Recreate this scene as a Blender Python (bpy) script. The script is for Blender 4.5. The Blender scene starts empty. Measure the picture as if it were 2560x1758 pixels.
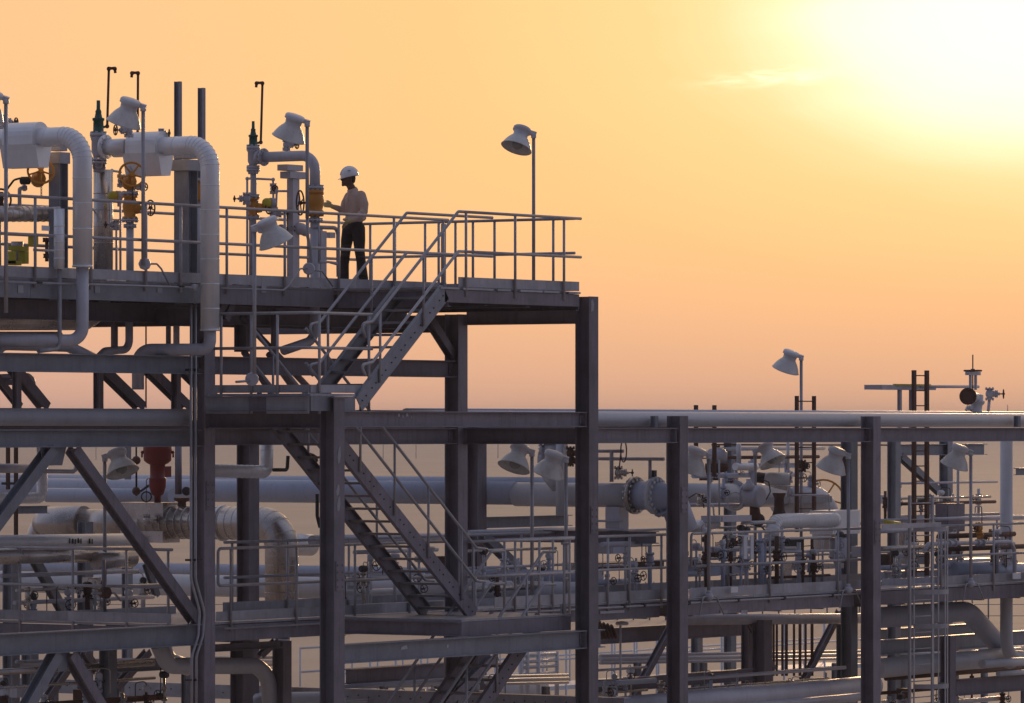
import bpy, bmesh, math, random
# sky glow: angle from the sun (fraction of 180 degrees) -> colour of the dusty air
SKYGLOW = [(0.0, (1.0, 1.0, 1.0)), (1.9/180, (1.0, 1.0, .95)), (2.9/180, (.99, .98, .80)), (3.5/180, (.96, .86, .56)), (4.0/180, (.92, .70, .38)), (5.0/180, (.90, .585, .28)), (7/180, (.88, .52, .245)),
           (10/180, (.86, .51, .265)), (14/180, (.84, .505, .29)), (22/180, (.66, .46, .34)), (36/180, (.47, .41, .41)), (60/180, (.37, .37, .46)), (90/180, (.28, .305, .43)), (120/180, (.135, .152, .235)), (1.0, (.075, .085, .14))]
GLOWK = 1.0
HORIZ = (.86, .82, 1.10)
NISH = 0.01
HAZE = 0.00025
from mathutils import Vector, Matrix
random.seed(7)
S = bpy.context.scene
COL = S.collection

# ------------------------------------------------------------------ camera
F, CX, HZ = 13500.0, 1280.0, 1065.0           # focal length and horizon measured on the 2560 px photograph
TH = math.atan(1.5)
FW = Vector((math.sin(TH), math.cos(TH), 0)); RT = Vector((math.cos(TH), -math.sin(TH), 0)); UP = Vector((0, 0, 1))
DA = 82.0
CAM = -((507 - CX) / F * DA * RT + DA * FW) + Vector((0, 0, 12.0))
cd = bpy.data.cameras.new('camera'); cam = bpy.data.objects.new('camera', cd); COL.objects.link(cam)
cam.location = CAM
cam.rotation_euler = Matrix((RT, UP, -FW)).transposed().to_euler()
cd.sensor_fit = 'HORIZONTAL'; cd.sensor_width = 36.0; cd.lens = F / 2560 * 36.0
cd.shift_y = (HZ - 879.0) / 2560.0
cd.clip_start = 1.0; cd.clip_end = 40000.0
S.camera = cam
S.render.resolution_x, S.render.resolution_y = 1024, 703

# ------------------------------------------------------------------ sky, sun, exposure
def direction(px, py):
    return (FW + RT * (px - CX) / F + UP * (HZ - py) / F).normalized()
SUN = direction(2760, 20)
EL = math.asin(SUN.z); AZ = math.atan2(SUN.x, SUN.y)
w = bpy.data.worlds.new('World'); S.world = w; w.use_nodes = True
nt = w.node_tree; nt.nodes.clear(); N = nt.nodes.new; L = nt.links.new
out = N('ShaderNodeOutputWorld')
sky = N('ShaderNodeTexSky'); sky.sky_type = 'NISHITA'; sky.sun_disc = False
sky.sun_elevation = EL; sky.sun_rotation = AZ
sky.air_density = 1.3; sky.dust_density = 3.0; sky.ozone_density = 2.0; sky.altitude = 0
bg1 = N('ShaderNodeBackground'); bg1.inputs['Strength'].default_value = NISH
L(sky.outputs[0], bg1.inputs['Color'])
# dust aureole round the sun: brightness falls off with the angle from the sun
geo = N('ShaderNodeTexCoord')
dot = N('ShaderNodeVectorMath'); dot.operation = 'DOT_PRODUCT'; dot.inputs[1].default_value = SUN
nrm = N('ShaderNodeVectorMath'); nrm.operation = 'NORMALIZE'
L(geo.outputs['Generated'], nrm.inputs[0]); L(nrm.outputs[0], dot.inputs[0])
ac = N('ShaderNodeMath'); ac.operation = 'ARCCOSINE'; ac.use_clamp = False
mn = N('ShaderNodeMath'); mn.operation = 'MINIMUM'; mn.inputs[1].default_value = 0.9999999
L(dot.outputs['Value'], mn.inputs[0]); L(mn.outputs[0], ac.inputs[0])
sepd = N('ShaderNodeSeparateXYZ'); L(nrm.outputs[0], sepd.inputs[0])
wob = N('ShaderNodeTexNoise'); wob.inputs['Scale'].default_value = 14.0; wob.inputs['Detail'].default_value = 4.0
wmp = N('ShaderNodeMapping'); wmp.inputs['Scale'].default_value = (1, 1, 5)
L(nrm.outputs[0], wmp.inputs[0]); L(wmp.outputs[0], wob.inputs['Vector'])
wad = N('ShaderNodeMath'); wad.operation = 'MULTIPLY_ADD'; wad.inputs[1].default_value = 0.022; wad.inputs[2].default_value = -0.011
L(wob.outputs[0], wad.inputs[0])
ang = N('ShaderNodeMath'); ang.operation = 'ADD'; L(wad.outputs[0], ang.inputs[1])
# the dust lies in level layers, so the glow is wider than it is tall
ez = N('ShaderNodeMath'); ez.operation = 'SUBTRACT'; ez.inputs[1].default_value = SUN.z; L(sepd.outputs['Z'], ez.inputs[0])
e2 = N('ShaderNodeMath'); e2.operation = 'MULTIPLY'; L(ez.outputs[0], e2.inputs[0]); L(ez.outputs[0], e2.inputs[1])
e3 = N('ShaderNodeMath'); e3.operation = 'MULTIPLY'; e3.inputs[1].default_value = 4.0
em = N('ShaderNodeMath'); em.operation = 'MINIMUM'; em.inputs[1].default_value = .015; L(e2.outputs[0], em.inputs[0]); L(em.outputs[0], e3.inputs[0])
a2 = N('ShaderNodeMath'); a2.operation = 'MULTIPLY_ADD'; L(ac.outputs[0], a2.inputs[0]); L(ac.outputs[0], a2.inputs[1]); L(e3.outputs[0], a2.inputs[2])
sq = N('ShaderNodeMath'); sq.operation = 'SQRT'; L(a2.outputs[0], sq.inputs[0]); L(sq.outputs[0], ang.inputs[0])
deg = N('ShaderNodeMapRange'); deg.inputs['From Min'].default_value = 0; deg.inputs['From Max'].default_value = math.pi
L(ang.outputs[0], deg.inputs['Value'])
ramp = N('ShaderNodeValToRGB'); L(deg.outputs[0], ramp.inputs[0])
def stops(r, lst):
    e = r.color_ramp.elements
    while len(e) > 1: e.remove(e[-1])
    e[0].position, e[0].color = lst[0][0], (*lst[0][1], 1)
    for p, c in lst[1:]:
        n = e.new(p); n.color = (*c, 1)
D = 1 / 180.0
stops(ramp, SKYGLOW)
bg2 = N('ShaderNodeBackground'); bg2.inputs['Strength'].default_value = GLOWK
hz = N('ShaderNodeMapRange'); hz.interpolation_type = 'SMOOTHSTEP'
hz.inputs['From Min'].default_value = -0.004; hz.inputs['From Max'].default_value = 0.045
hz.inputs['To Min'].default_value = 0.0; hz.inputs['To Max'].default_value = 1.0
L(sepd.outputs['Z'], hz.inputs['Value'])
hmix = N('ShaderNodeMix'); hmix.data_type = 'RGBA'
hmul = N('ShaderNodeMix'); hmul.data_type = 'RGBA'; hmul.blend_type = 'MULTIPLY'; hmul.inputs['Factor'].default_value = 1.0
L(ramp.outputs[0], hmul.inputs['A']); L(hmix.outputs['Result'], hmul.inputs['B'])
L(hz.outputs[0], hmix.inputs['Factor']); hmix.inputs['A'].default_value = (*HORIZ, 1); hmix.inputs['B'].default_value = (1, 1, 1, 1)
# one thin wisp of cloud left of the sun
CD = direction(1980, 190)
def dotn(vec):
    q = N('ShaderNodeVectorMath'); q.operation = 'DOT_PRODUCT'; q.inputs[1].default_value = vec; L(nrm.outputs[0], q.inputs[0]); return q.outputs['Value']
def math2(op, a, b):
    q = N('ShaderNodeMath'); q.operation = op
    for i, x in enumerate((a, b)):
        if x is None: continue
        if isinstance(x, (int, float)): q.inputs[i].default_value = x
        else: L(x, q.inputs[i])
    return q.outputs[0]
cx_ = math2('DIVIDE', math2('SUBTRACT', dotn(RT), CD.dot(RT)), 0.013)
cz_ = math2('DIVIDE', math2('SUBTRACT', math2('SUBTRACT', sepd.outputs['Z'], CD.z), math2('MULTIPLY', cx_, .0009)), 0.0014)
r2_ = math2('ADD', math2('MULTIPLY', cx_, cx_), math2('MULTIPLY', cz_, cz_))
fall = math2('EXPONENT', math2('MULTIPLY', r2_, -1.0), None)
cn = N('ShaderNodeTexNoise'); cn.inputs['Scale'].default_value = 160; cn.inputs['Detail'].default_value = 6; cn.inputs['Distortion'].default_value = .6
cm_ = N('ShaderNodeMapping'); cm_.inputs['Scale'].default_value = (1, 1, 5); L(nrm.outputs[0], cm_.inputs[0]); L(cm_.outputs[0], cn.inputs['Vector'])
cl = math2('MULTIPLY', fall, math2('MULTIPLY', math2('MAXIMUM', math2('SUBTRACT', cn.outputs[0], .33), 0.0), 3.6))
cmix = N('ShaderNodeMix'); cmix.data_type = 'RGBA'; L(cl, cmix.inputs['Factor']); L(hmul.outputs['Result'], cmix.inputs['A']); cmix.inputs['B'].default_value = (1.2, 1.1, .75, 1)
L(cmix.outputs['Result'], bg2.inputs['Color'])
add = N('ShaderNodeAddShader'); L(bg1.outputs[0], add.inputs[0]); L(bg2.outputs[0], add.inputs[1])
L(add.outputs[0], out.inputs['Surface'])
sl = bpy.data.lights.new('sun', 'SUN'); so = bpy.data.objects.new('sun', sl); COL.objects.link(so)
sl.energy = 1.6; sl.angle = math.radians(3.0); sl.color = (1.0, 0.62, 0.32)
so.rotation_euler = SUN.to_track_quat('Z', 'Y').to_euler()
S.view_settings.view_transform = 'Standard'; S.view_settings.look = 'None'
S.view_settings.exposure = 0.0; S.view_settings.gamma = 1.0
S.view_settings.use_curve_mapping = False

# ------------------------------------------------------------------ pixel helpers (turn a place in the photograph on a known plane into metres)
def ray(px, py): return FW + RT * ((px - CX) / F) + UP * ((HZ - py) / F)
def PV(px, py, v=0.0):
    d = ray(px, py); return CAM + d * ((v - CAM.y) / d.y)
def PU(px, py, u=0.0):
    d = ray(px, py); return CAM + d * ((u - CAM.x) / d.x)
def PZ(px, py, z):
    d = ray(px, py); return CAM + d * ((z - CAM.z) / d.z)
def XU(px, v): return PV(px, 1000, v).x           # u of an upright at pixel column px on plane v
def XV(px, u): return PU(px, 1000, u).y
def ZV(px, py, v): return PV(px, py, v).z
def ZU(px, py, u): return PU(px, py, u).z
def path(v, pts): return [PV(x, y, v) for x, y in pts]
def pathu(u, pts): return [PU(x, y, u) for x, y in pts]

# ------------------------------------------------------------------ materials
def mat(name, col, rough=0.5, metal=0.0, var=0.18, scale=3.0, bump=0.0, spec=0.5, dirt=None, stretch=(1, 1, 1), streak=0.0):
    m = bpy.data.materials.new(name); m.use_nodes = True
    t = m.node_tree; b = t.nodes['Principled BSDF']
    b.inputs['Roughness'].default_value = rough; b.inputs['Metallic'].default_value = metal
    b.inputs['Specular IOR Level'].default_value = spec
    tc = t.nodes.new('ShaderNodeTexCoord'); mp = t.nodes.new('ShaderNodeMapping'); mp.inputs['Scale'].default_value = stretch
    oi = t.nodes.new('ShaderNodeObjectInfo')
    t.links.new(tc.outputs['Object'], mp.inputs[0])
    n1 = t.nodes.new('ShaderNodeTexNoise'); n1.inputs['Scale'].default_value = scale; n1.inputs['Detail'].default_value = 8; n1.inputs['Roughness'].default_value = .65
    t.links.new(mp.outputs[0], n1.inputs['Vector'])
    r = t.nodes.new('ShaderNodeValToRGB'); e = r.color_ramp.elements
    e[0].position, e[1].position = .3, .72
    e[0].color = (*[c * (1 - var) for c in (dirt or col)], 1); e[1].color = (*[min(1, c * (1 + var)) for c in col], 1)
    t.links.new(n1.outputs[0], r.inputs[0])
    # each piece a little different
    mm = t.nodes.new('ShaderNodeMapRange'); mm.inputs['To Min'].default_value = 1 - var * .7; mm.inputs['To Max'].default_value = 1 + var * .7
    t.links.new(oi.outputs['Random'], mm.inputs['Value'])
    mx = t.nodes.new('ShaderNodeMix'); mx.data_type = 'RGBA'; mx.blend_type = 'MULTIPLY'; mx.inputs['Factor'].default_value = 1
    t.links.new(r.outputs[0], mx.inputs['A']); t.links.new(mm.outputs[0], mx.inputs['B'])
    last = mx.outputs['Result']
    if streak > 0:   # rain streaks and worn patches with shapes of their own
        mp2 = t.nodes.new('ShaderNodeMapping'); mp2.inputs['Scale'].default_value = (9, 9, .7)
        t.links.new(tc.outputs['Object'], mp2.inputs[0])
        n2 = t.nodes.new('ShaderNodeTexNoise'); n2.inputs['Scale'].default_value = 1.6; n2.inputs['Detail'].default_value = 6
        t.links.new(mp2.outputs[0], n2.inputs['Vector'])
        r2 = t.nodes.new('ShaderNodeValToRGB'); r2.color_ramp.elements[0].position = .52; r2.color_ramp.elements[1].position = .75
        r2.color_ramp.elements[0].color = (0, 0, 0, 1); r2.color_ramp.elements[1].color = (1, 1, 1, 1)
        t.links.new(n2.outputs[0], r2.inputs[0])
        sm = t.nodes.new('ShaderNodeMath'); sm.operation = 'MULTIPLY'; sm.inputs[1].default_value = streak
        t.links.new(r2.outputs[0], sm.inputs[0])
        m3 = t.nodes.new('ShaderNodeMix'); m3.data_type = 'RGBA'; m3.inputs['B'].default_value = (*[c * .45 for c in (col[0] * 1.15, col[1] * .95, col[2] * .8)], 1)
        t.links.new(sm.outputs[0], m3.inputs['Factor']); t.links.new(last, m3.inputs['A']); last = m3.outputs['Result']
    t.links.new(last, b.inputs['Base Color'])
    rr = t.nodes.new('ShaderNodeMapRange'); rr.inputs['To Min'].default_value = max(.05, rough - .12); rr.inputs['To Max'].default_value = min(1, rough + .15)
    t.links.new(n1.outputs[0], rr.inputs['Value']); t.links.new(rr.outputs[0], b.inputs['Roughness'])
    if bump:
        bp = t.nodes.new('ShaderNodeBump'); bp.inputs['Strength'].default_value = bump; bp.inputs['Distance'].default_value = .02
        t.links.new(n1.outputs[0], bp.inputs['Height']); t.links.new(bp.outputs[0], b.inputs['Normal'])
    return m
M = {}
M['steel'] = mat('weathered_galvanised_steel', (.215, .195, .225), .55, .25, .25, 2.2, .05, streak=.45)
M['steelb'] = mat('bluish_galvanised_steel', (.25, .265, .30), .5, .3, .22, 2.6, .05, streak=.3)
M['galv'] = mat('galvanised_tube', (.40, .39, .41), .48, .35, .18, 5, .03)
M['plate'] = mat('galvanised_plate', (.36, .36, .39), .5, .3, .25, 2.5, .04, streak=.3)
M['grate'] = mat('grating', (.27, .25, .25), .7, .2, .2, 4)
M['clad'] = mat('aluminium_cladding', (.86, .87, .88), .38, .35, .07, 2.0, .04, streak=.12)
M['cladw'] = mat('stained_aluminium_cladding', (.62, .57, .53), .26, .8, .10, 1.4, .05, dirt=(.46, .42, .38), streak=.2)
M['pipe'] = mat('grey_painted_pipe', (.50, .50, .55), .42, .1, .10, 3, .03, streak=.25)
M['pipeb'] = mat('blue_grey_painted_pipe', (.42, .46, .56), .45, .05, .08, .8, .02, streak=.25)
M['pipew'] = mat('pale_painted_pipe', (.56, .57, .60), .42, .05, .08, 1.2, .02, streak=.18)
M['orange'] = mat('orange_valve_paint', (.62, .26, .03), .45, 0, .15, 6, .05)
M['green'] = mat('dark_green_paint', (.02, .085, .06), .45, 0, .2, 6)
M['red'] = mat('dark_red_paint', (.19, .022, .018), .5, 0, .2, 6)
M['yellow'] = mat('yellow_paint', (.55, .48, .04), .5, 0, .15, 5)
M['rust'] = mat('rusty_brown_steel', (.10, .05, .035), .7, .1, .3, 8)
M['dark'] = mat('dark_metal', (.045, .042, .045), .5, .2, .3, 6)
M['white'] = mat('pale_enamel', (.62, .64, .68), .4, 0, .06, 5)
M['shade'] = mat('lamp_shade_enamel', (.72, .72, .70), .38, 0, .06, 6, dirt=(.6, .58, .54))
M['sign'] = mat('white_sign', (.78, .78, .80), .5, 0, .05, 5)
M['chalk'] = mat('chalk_mark', (.55, .55, .58), .9, 0, .3, 20)
M['ink'] = mat('stencil_paint', (.03, .03, .04), .7, 0, .2, 8)
M['sand'] = mat('desert_sand', (.46, .37, .285), .95, 0, .14, .02, .3, spec=.1)
M['skin'] = mat('skin', (.13, .062, .036), .55, 0, .1, 10)
M['shirt'] = mat('work_shirt', (.60, .44, .36), .85, 0, .12, 12, .25)
M['pants'] = mat('dark_trousers', (.035, .028, .026), .85, 0, .2, 10, .2)
M['boot'] = mat('boots', (.05, .04, .035), .7)
M['helmet'] = mat('white_helmet', (.80, .80, .82), .3, 0, .03, 5)
M['hair'] = mat('dark_hair', (.012, .010, .009), .6)
M['glove'] = mat('work_glove', (.52, .44, .22), .85, 0, .15, 12)
M['glass'] = mat('lamp_glass', (.30, .30, .28), .15, 0, .05, 5)

# ------------------------------------------------------------------ mesh builder
class MB:
    def __init__(s): s.v = []; s.f = []; s.sm = []
    def _add(s, vs, fs, smooth):
        o = len(s.v); s.v += [Vector(a) for a in vs]
        for f in fs: s.f.append([o + i for i in f]); s.sm.append(smooth)
        return s
    def box(s, a, b):
        x0, x1 = sorted((a[0], b[0])); y0, y1 = sorted((a[1], b[1])); z0, z1 = sorted((a[2], b[2]))
        vs = [(x, y, z) for z in (z0, z1) for x, y in ((x0, y0), (x1, y0), (x1, y1), (x0, y1))]
        return s._add(vs, [(3, 2, 1, 0), (4, 5, 6, 7), (0, 1, 5, 4), (1, 2, 6, 5), (2, 3, 7, 6), (3, 0, 4, 7)], False)
    def prism(s, poly, o, ex, ey, ez, smooth=False):
        o, ex, ey, ez = Vector(o), Vector(ex), Vector(ey), Vector(ez); n = len(poly)
        vs = [o + ex * a + ey * b for a, b in poly] + [o + ex * a + ey * b + ez for a, b in poly]
        ar = sum(poly[i][0] * poly[(i + 1) % n][1] - poly[(i + 1) % n][0] * poly[i][1] for i in range(n))
        flip = (ar * ex.cross(ey).dot(ez)) < 0
        side = [(i, (i + 1) % n, n + (i + 1) % n, n + i) for i in range(n)]
        caps = [tuple(reversed(range(n))), tuple(range(n, 2 * n))]
        if flip: side = [tuple(reversed(q)) for q in side]; caps = [tuple(reversed(q)) for q in caps]
        s._add(vs, side, smooth); o2 = len(s.v) - 2 * n
        for c in caps: s.f.append([o2 + i for i in c]); s.sm.append(False)
        return s
    def bar(s, p0, p1, wd, ht, up=(0, 0, 1)):
        p0, p1 = Vector(p0), Vector(p1); d = (p1 - p0); up = Vector(up); dn = d.normalized()
        sd = dn.cross(up).normalized(); up2 = sd.cross(dn)
        return s.prism([(-wd / 2, -ht / 2), (wd / 2, -ht / 2), (wd / 2, ht / 2), (-wd / 2, ht / 2)], p0, sd, up2, d)
    def ibeam(s, p0, p1, h, wd, tf=.016, tw=.011, up=(0, 0, 1)):
        p0, p1 = Vector(p0), Vector(p1); d = p1 - p0; up = Vector(up); dn = d.normalized()
        sd = dn.cross(up).normalized(); up2 = sd.cross(dn); a, b, c = wd / 2, h / 2, tw / 2
        pl = [(-a, -b), (a, -b), (a, -b + tf), (c, -b + tf), (c, b - tf), (a, b - tf), (a, b), (-a, b), (-a, b - tf), (-c, b - tf), (-c, -b + tf), (-a, -b + tf)]
        return s.prism(pl, p0, sd, up2, d)
    def channel(s, p0, p1, h, wd, t=.012, up=(0, 0, 1), flip=False):
        p0, p1 = Vector(p0), Vector(p1); d = p1 - p0; up = Vector(up); dn = d.normalized()
        sd = dn.cross(up).normalized() * (-1 if flip else 1); up2 = up if abs(dn.dot(up)) < 1e-4 else (dn.cross(up).normalized()).cross(dn); b = h / 2
        return s.prism([(0, -b), (wd, -b), (wd, -b + t), (t, -b + t), (t, b - t), (wd, b - t), (wd, b), (0, b)], p0, sd, up2, d)
    def tube(s, pts, r, n=12, caps=True):
        pts = [Vector(p) for p in pts]; rs = r if isinstance(r, (list, tuple)) else [r] * len(pts)
        k = len(pts); d0 = (pts[1] - pts[0]).normalized()
        a = d0.cross(Vector((0, 0, 1)))
        if a.length < 1e-3: a = d0.cross(Vector((0, 1, 0)))
        a.normalize(); vs = []; prev = d0
        for i, p in enumerate(pts):
            d = (pts[min(i + 1, k - 1)] - pts[max(i - 1, 0)]).normalized()
            q = prev.rotation_difference(d); a = (q @ a); a = (a - d * a.dot(d)).normalized(); prev = d
            b = d.cross(a); sc = 1.0
            if 0 < i < k - 1:
                c = (pts[i] - pts[i - 1]).normalized().dot(d); sc = 1 / max(.5, c)
            for j in range(n):
                t = 2 * math.pi * j / n; vs.append(p + (a * math.cos(t) + b * math.sin(t)) * rs[i])
        fs = [(i * n + j, i * n + (j + 1) % n, (i + 1) * n + (j + 1) % n, (i + 1) * n + j) for i in range(k - 1) for j in range(n)]
        s._add(vs, fs, True)
        if caps:
            o = len(s.v) - k * n
            s.f.append([o + j for j in reversed(range(n))]); s.sm.append(False)
            s.f.append([o + (k - 1) * n + j for j in range(n)]); s.sm.append(False)
        return s
    def lathe(s, o, axis, prof, n=20, smooth=True, caps=True):
        o = Vector(o); ax = Vector(axis).normalized(); a = ax.cross(Vector((0, 0, 1)))
        if a.length < 1e-3: a = Vector((1, 0, 0))
        a.normalize(); b = ax.cross(a); vs = []
        for r, h in prof:
            for j in range(n):
                t = 2 * math.pi * j / n; vs.append(o + ax * h + (a * math.cos(t) + b * math.sin(t)) * r)
        base = len(s.v); s.v += vs
        for i in range(len(prof) - 1):
            (r0, h0), (r1, h1) = prof[i], prof[i + 1]
            sm = smooth and abs(h1 - h0) > 1e-5
            for j in range(n):
                s.f.append([base + i * n + j, base + i * n + (j + 1) % n, base + (i + 1) * n + (j + 1) % n, base + (i + 1) * n + j]); s.sm.append(sm)
        if caps:
            s.f.append([base + j for j in reversed(range(n))]); s.sm.append(False)
            s.f.append([base + (len(prof) - 1) * n + j for j in range(n)]); s.sm.append(False)
        return s
    def torus(s, o, axis, R, r, n=28, m=8):
        o = Vector(o); ax = Vector(axis).normalized(); a = ax.cross(Vector((0, 0, 1)))
        if a.length < 1e-3: a = Vector((1, 0, 0))
        a.normalize(); b = ax.cross(a); vs = []
        for i in range(n):
            t = 2 * math.pi * i / n; d = a * math.cos(t) + b * math.sin(t)
            for j in range(m):
                q = 2 * math.pi * j / m; vs.append(o + d * (R + r * math.cos(q)) + ax * r * math.sin(q))
        fs = [(i * m + j, i * m + (j + 1) % m, ((i + 1) % n) * m + (j + 1) % m, ((i + 1) % n) * m + j) for i in range(n) for j in range(m)]
        return s._add(vs, fs, True)
    def ball(s, o, r, n=14, m=8, sc=(1, 1, 1)):
        o = Vector(o); vs = [o + Vector((0, 0, -r * sc[2]))]
        for i in range(1, m):
            t = math.pi * i / m
            for j in range(n):
                q = 2 * math.pi * j / n
                vs.append(o + Vector((math.sin(t) * math.cos(q) * r * sc[0], math.sin(t) * math.sin(q) * r * sc[1], -math.cos(t) * r * sc[2])))
        vs.append(o + Vector((0, 0, r * sc[2])))
        fs = [(0, 1 + (j + 1) % n, 1 + j) for j in range(n)]
        fs += [(1 + i * n + j, 1 + i * n + (j + 1) % n, 1 + (i + 1) * n + (j + 1) % n, 1 + (i + 1) * n + j) for i in range(m - 2) for j in range(n)]
        e = len(vs) - 1; b = 1 + (m - 2) * n
        fs += [(b + j, b + (j + 1) % n, e) for j in range(n)]
        return s._add(vs, fs, True)
    def flange(s, o, axis, R, t=.03, nb=8, br=.011):
        o = Vector(o); ax = Vector(axis).normalized()
        s.lathe(o - ax * t / 2, ax, [(R, 0), (R, t)], 20)
        a = ax.cross(Vector((0, 0, 1)))
        if a.length < 1e-3: a = Vector((1, 0, 0))
        a.normalize(); b = ax.cross(a)
        for i in range(nb):
            q = 2 * math.pi * (i + .5) / nb; p = o + (a * math.cos(q) + b * math.sin(q)) * R * .83
            s.lathe(p - ax * (t / 2 + br * 1.6), ax, [(br * 1.5, 0), (br * 1.5, br * 1.4), (br, br * 1.4), (br, t + br * 1.8), (br * 1.5, t + br * 1.8), (br * 1.5, t + br * 3.2)], 6, False)
        return s
    def wheel(s, o, axis, R, r=.012, spokes=5):
        o = Vector(o); ax = Vector(axis).normalized(); s.torus(o, ax, R, r, 28, 8)
        a = ax.cross(Vector((0, 0, 1)))
        if a.length < 1e-3: a = Vector((1, 0, 0))
        a.normalize(); b = ax.cross(a)
        for i in range(spokes):
            q = 2 * math.pi * (i + .25) / spokes
            s.tube([o, o + (a * math.cos(q) + b * math.sin(q)) * R], r * .8, 6)
        return s.lathe(o - ax * r * 2, ax, [(r * 2.2, 0), (r * 2.2, r * 4)], 10)

def rnd(pts, rad, n=6):
    pts = [Vector(p) for p in pts]; o = [pts[0]]
    for i in range(1, len(pts) - 1):
        a, b, c = pts[i - 1], pts[i], pts[i + 1]; d0 = (a - b); d1 = (c - b)
        if d0.length < 1e-6 or d1.length < 1e-6: continue
        th = d0.angle(d1)
        if abs(math.pi - th) < .02: o.append(b); continue
        t = min(rad / math.tan(th / 2), d0.length * .48, d1.length * .48); d0.normalize(); d1.normalize()
        p0, p1 = b + d0 * t, b + d1 * t; rr = t * math.tan(th / 2); cc = b + (d0 + d1).normalized() * (rr / math.sin(th / 2))
        e0, e1 = p0 - cc, p1 - cc; an = e0.angle(e1)
        for k in range(n + 1):
            f = k / n; o.append(cc + (e0 * math.sin((1 - f) * an) + e1 * math.sin(f * an)) / max(1e-6, math.sin(an)))
    o.append(pts[-1]); return o

def tag(o, label=None, cat=None, group=None, kind=None):
    if label: o['label'] = label
    if cat: o['category'] = cat
    if group: o['group'] = group
    if kind: o['kind'] = kind
    return o
def thing(name, label, cat, loc, group=None):
    o = bpy.data.objects.new(name, None); o.empty_display_size = .2; COL.objects.link(o); o.location = loc
    return tag(o, label, cat, group)
def root_of(o):
    p = Vector(o.location)
    while o.parent: o = o.parent; p += Vector(o.location)
    return p
def part(parent, name, mb, m, label=None, kind=None):
    me = bpy.data.meshes.new(name); base = root_of(parent) if parent else Vector((0, 0, 0))
    if parent is None:
        xs = [a for a in mb.v]; lo = Vector((min(a.x for a in xs), min(a.y for a in xs), min(a.z for a in xs))); hi = Vector((max(a.x for a in xs), max(a.y for a in xs), 0))
        base = Vector(((lo.x + hi.x) / 2, (lo.y + hi.y) / 2, lo.z))
    me.from_pydata([tuple(a - base) for a in mb.v], [], mb.f); me.update()
    me.polygons.foreach_set('use_smooth', mb.sm); me.materials.append(M[m] if isinstance(m, str) else m)
    o = bpy.data.objects.new(name, me); COL.objects.link(o)
    if parent: o.parent = parent
    else: o.location = base
    return tag(o, label, None, None, kind)
def solo(name, mb, m, label, cat, group=None, kind=None):
    return tag(part(None, name, mb, m), label, cat, group, kind)
def struct(name, mb, m): return tag(part(None, name, mb, m), None, None, None, 'structure')

# ------------------------------------------------------------------ the ground
me = MB(); R_ = 9000
g = bpy.data.meshes.new('ground'); n = 90
xs = [math.copysign(abs(t) ** 3, t) * R_ for t in [(-1 + 2 * i / n) for i in range(n + 1)]]
vs = []
for y in xs:
    for x in xs:
        d = math.hypot(x, y); hgt = 0 if d < 120 else min(1, (d - 120) / 400) * (math.sin(x * .011 + y * .004) + math.sin(y * .017 - x * .006) + .5 * math.sin(x * .05 + 1.3 * math.sin(y * .03))) * .35
        vs.append((x, y, hgt - .05))
g.from_pydata(vs, [], [(j * (n + 1) + i, j * (n + 1) + i + 1, (j + 1) * (n + 1) + i + 1, (j + 1) * (n + 1) + i) for j in range(n) for i in range(n)])
g.polygons.foreach_set('use_smooth', [True] * len(g.polygons)); g.materials.append(M['sand'])
go = bpy.data.objects.new('ground', g); COL.objects.link(go); tag(go, None, None, None, 'structure')

# ------------------------------------------------------------------ levels
ZD = 14.14; ZT = 15.31; ZM = 14.76               # upper platform: floor, top rail, knee rail
ZL = ZV(640, 1551, .3); ZLT = ZL + 1.13; ZLM = ZL + .56   # lower platform
ZLAND = ZV(800, 984, -2.45)
VF = -2.4                                         # front line of the stair tower
UA, UF, UD, UE = 0.0, 6.83, 13.62, 20.31
VB = 4.2

# ------------------------------------------------------------------ steel frame
fr = thing('pipe_rack', 'tall grey steel pipe rack of columns, beams and braces carrying the platforms', 'frame', (0, 0, 0))
def hcol(p, u, v, z0, z1, w=.268, m='steel', cap=False):
    mb = MB().ibeam((u, v, z0), (u, v, z1), w, w, .018, .012, up=(0, 1, 0))
    o = part(p, 'column', mb, m)
    if cap: part(o, 'cap_plate', MB().box((u - w * .62, v - w * .62, z1), (u + w * .62, v + w * .62, z1 + .025)), m)
    bp = MB().box((u - .24, v - .24, z0), (u + .24, v + .24, z0 + .03)); part(o, 'base_plate', bp, m)
    return o
colA = hcol(fr, UA, 0, 0, ZD - .33)
hcol(fr, UF, 0, 0, ZD - .33)
hcol(fr, UD, 0, 0, ZV(1694, 1040, -.12)); hcol(fr, UE, 0, 0, ZV(2177, 1041, -.12))
hcol(fr, UE + 6.7, 0, 0, ZV(2177, 1041, -.12)); hcol(fr, -6.8, 0, 0, ZD - .33)
hcol(fr, 0.02, VF, 0, ZV(830, 996, VF - .12), cap=True); hcol(fr, XU(1467, VF), VF, 0, ZV(1467, 741, VF - .12), cap=False)
UC = XU(1467, VF)
def ubeam(p, u0, u1, v, zt, zb, w=.2, m='steel', name='beam'):
    h = zt - zb; mb = MB().ibeam((u0, v, (zt + zb) / 2), (u1, v, (zt + zb) / 2), h, w, .016, .011)
    return part(p, name, mb, m)
def vbeam(p, v0, v1, u, zt, zb, w=.2, m='steel', name='beam'):
    h = zt - zb; mb = MB().ibeam((u, v0, (zt + zb) / 2), (u, v1, (zt + zb) / 2), h, w, .016, .011)
    return part(p, name, mb, m)
g_ = .135
spans = [(-6.8, 0), (UA, UF), (UF, UD), (UD, UE), (UE, UE + 6.7)]
zr0, zr1 = ZV(250, 1074, -.1), ZV(250, 1118, -.1)
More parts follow.
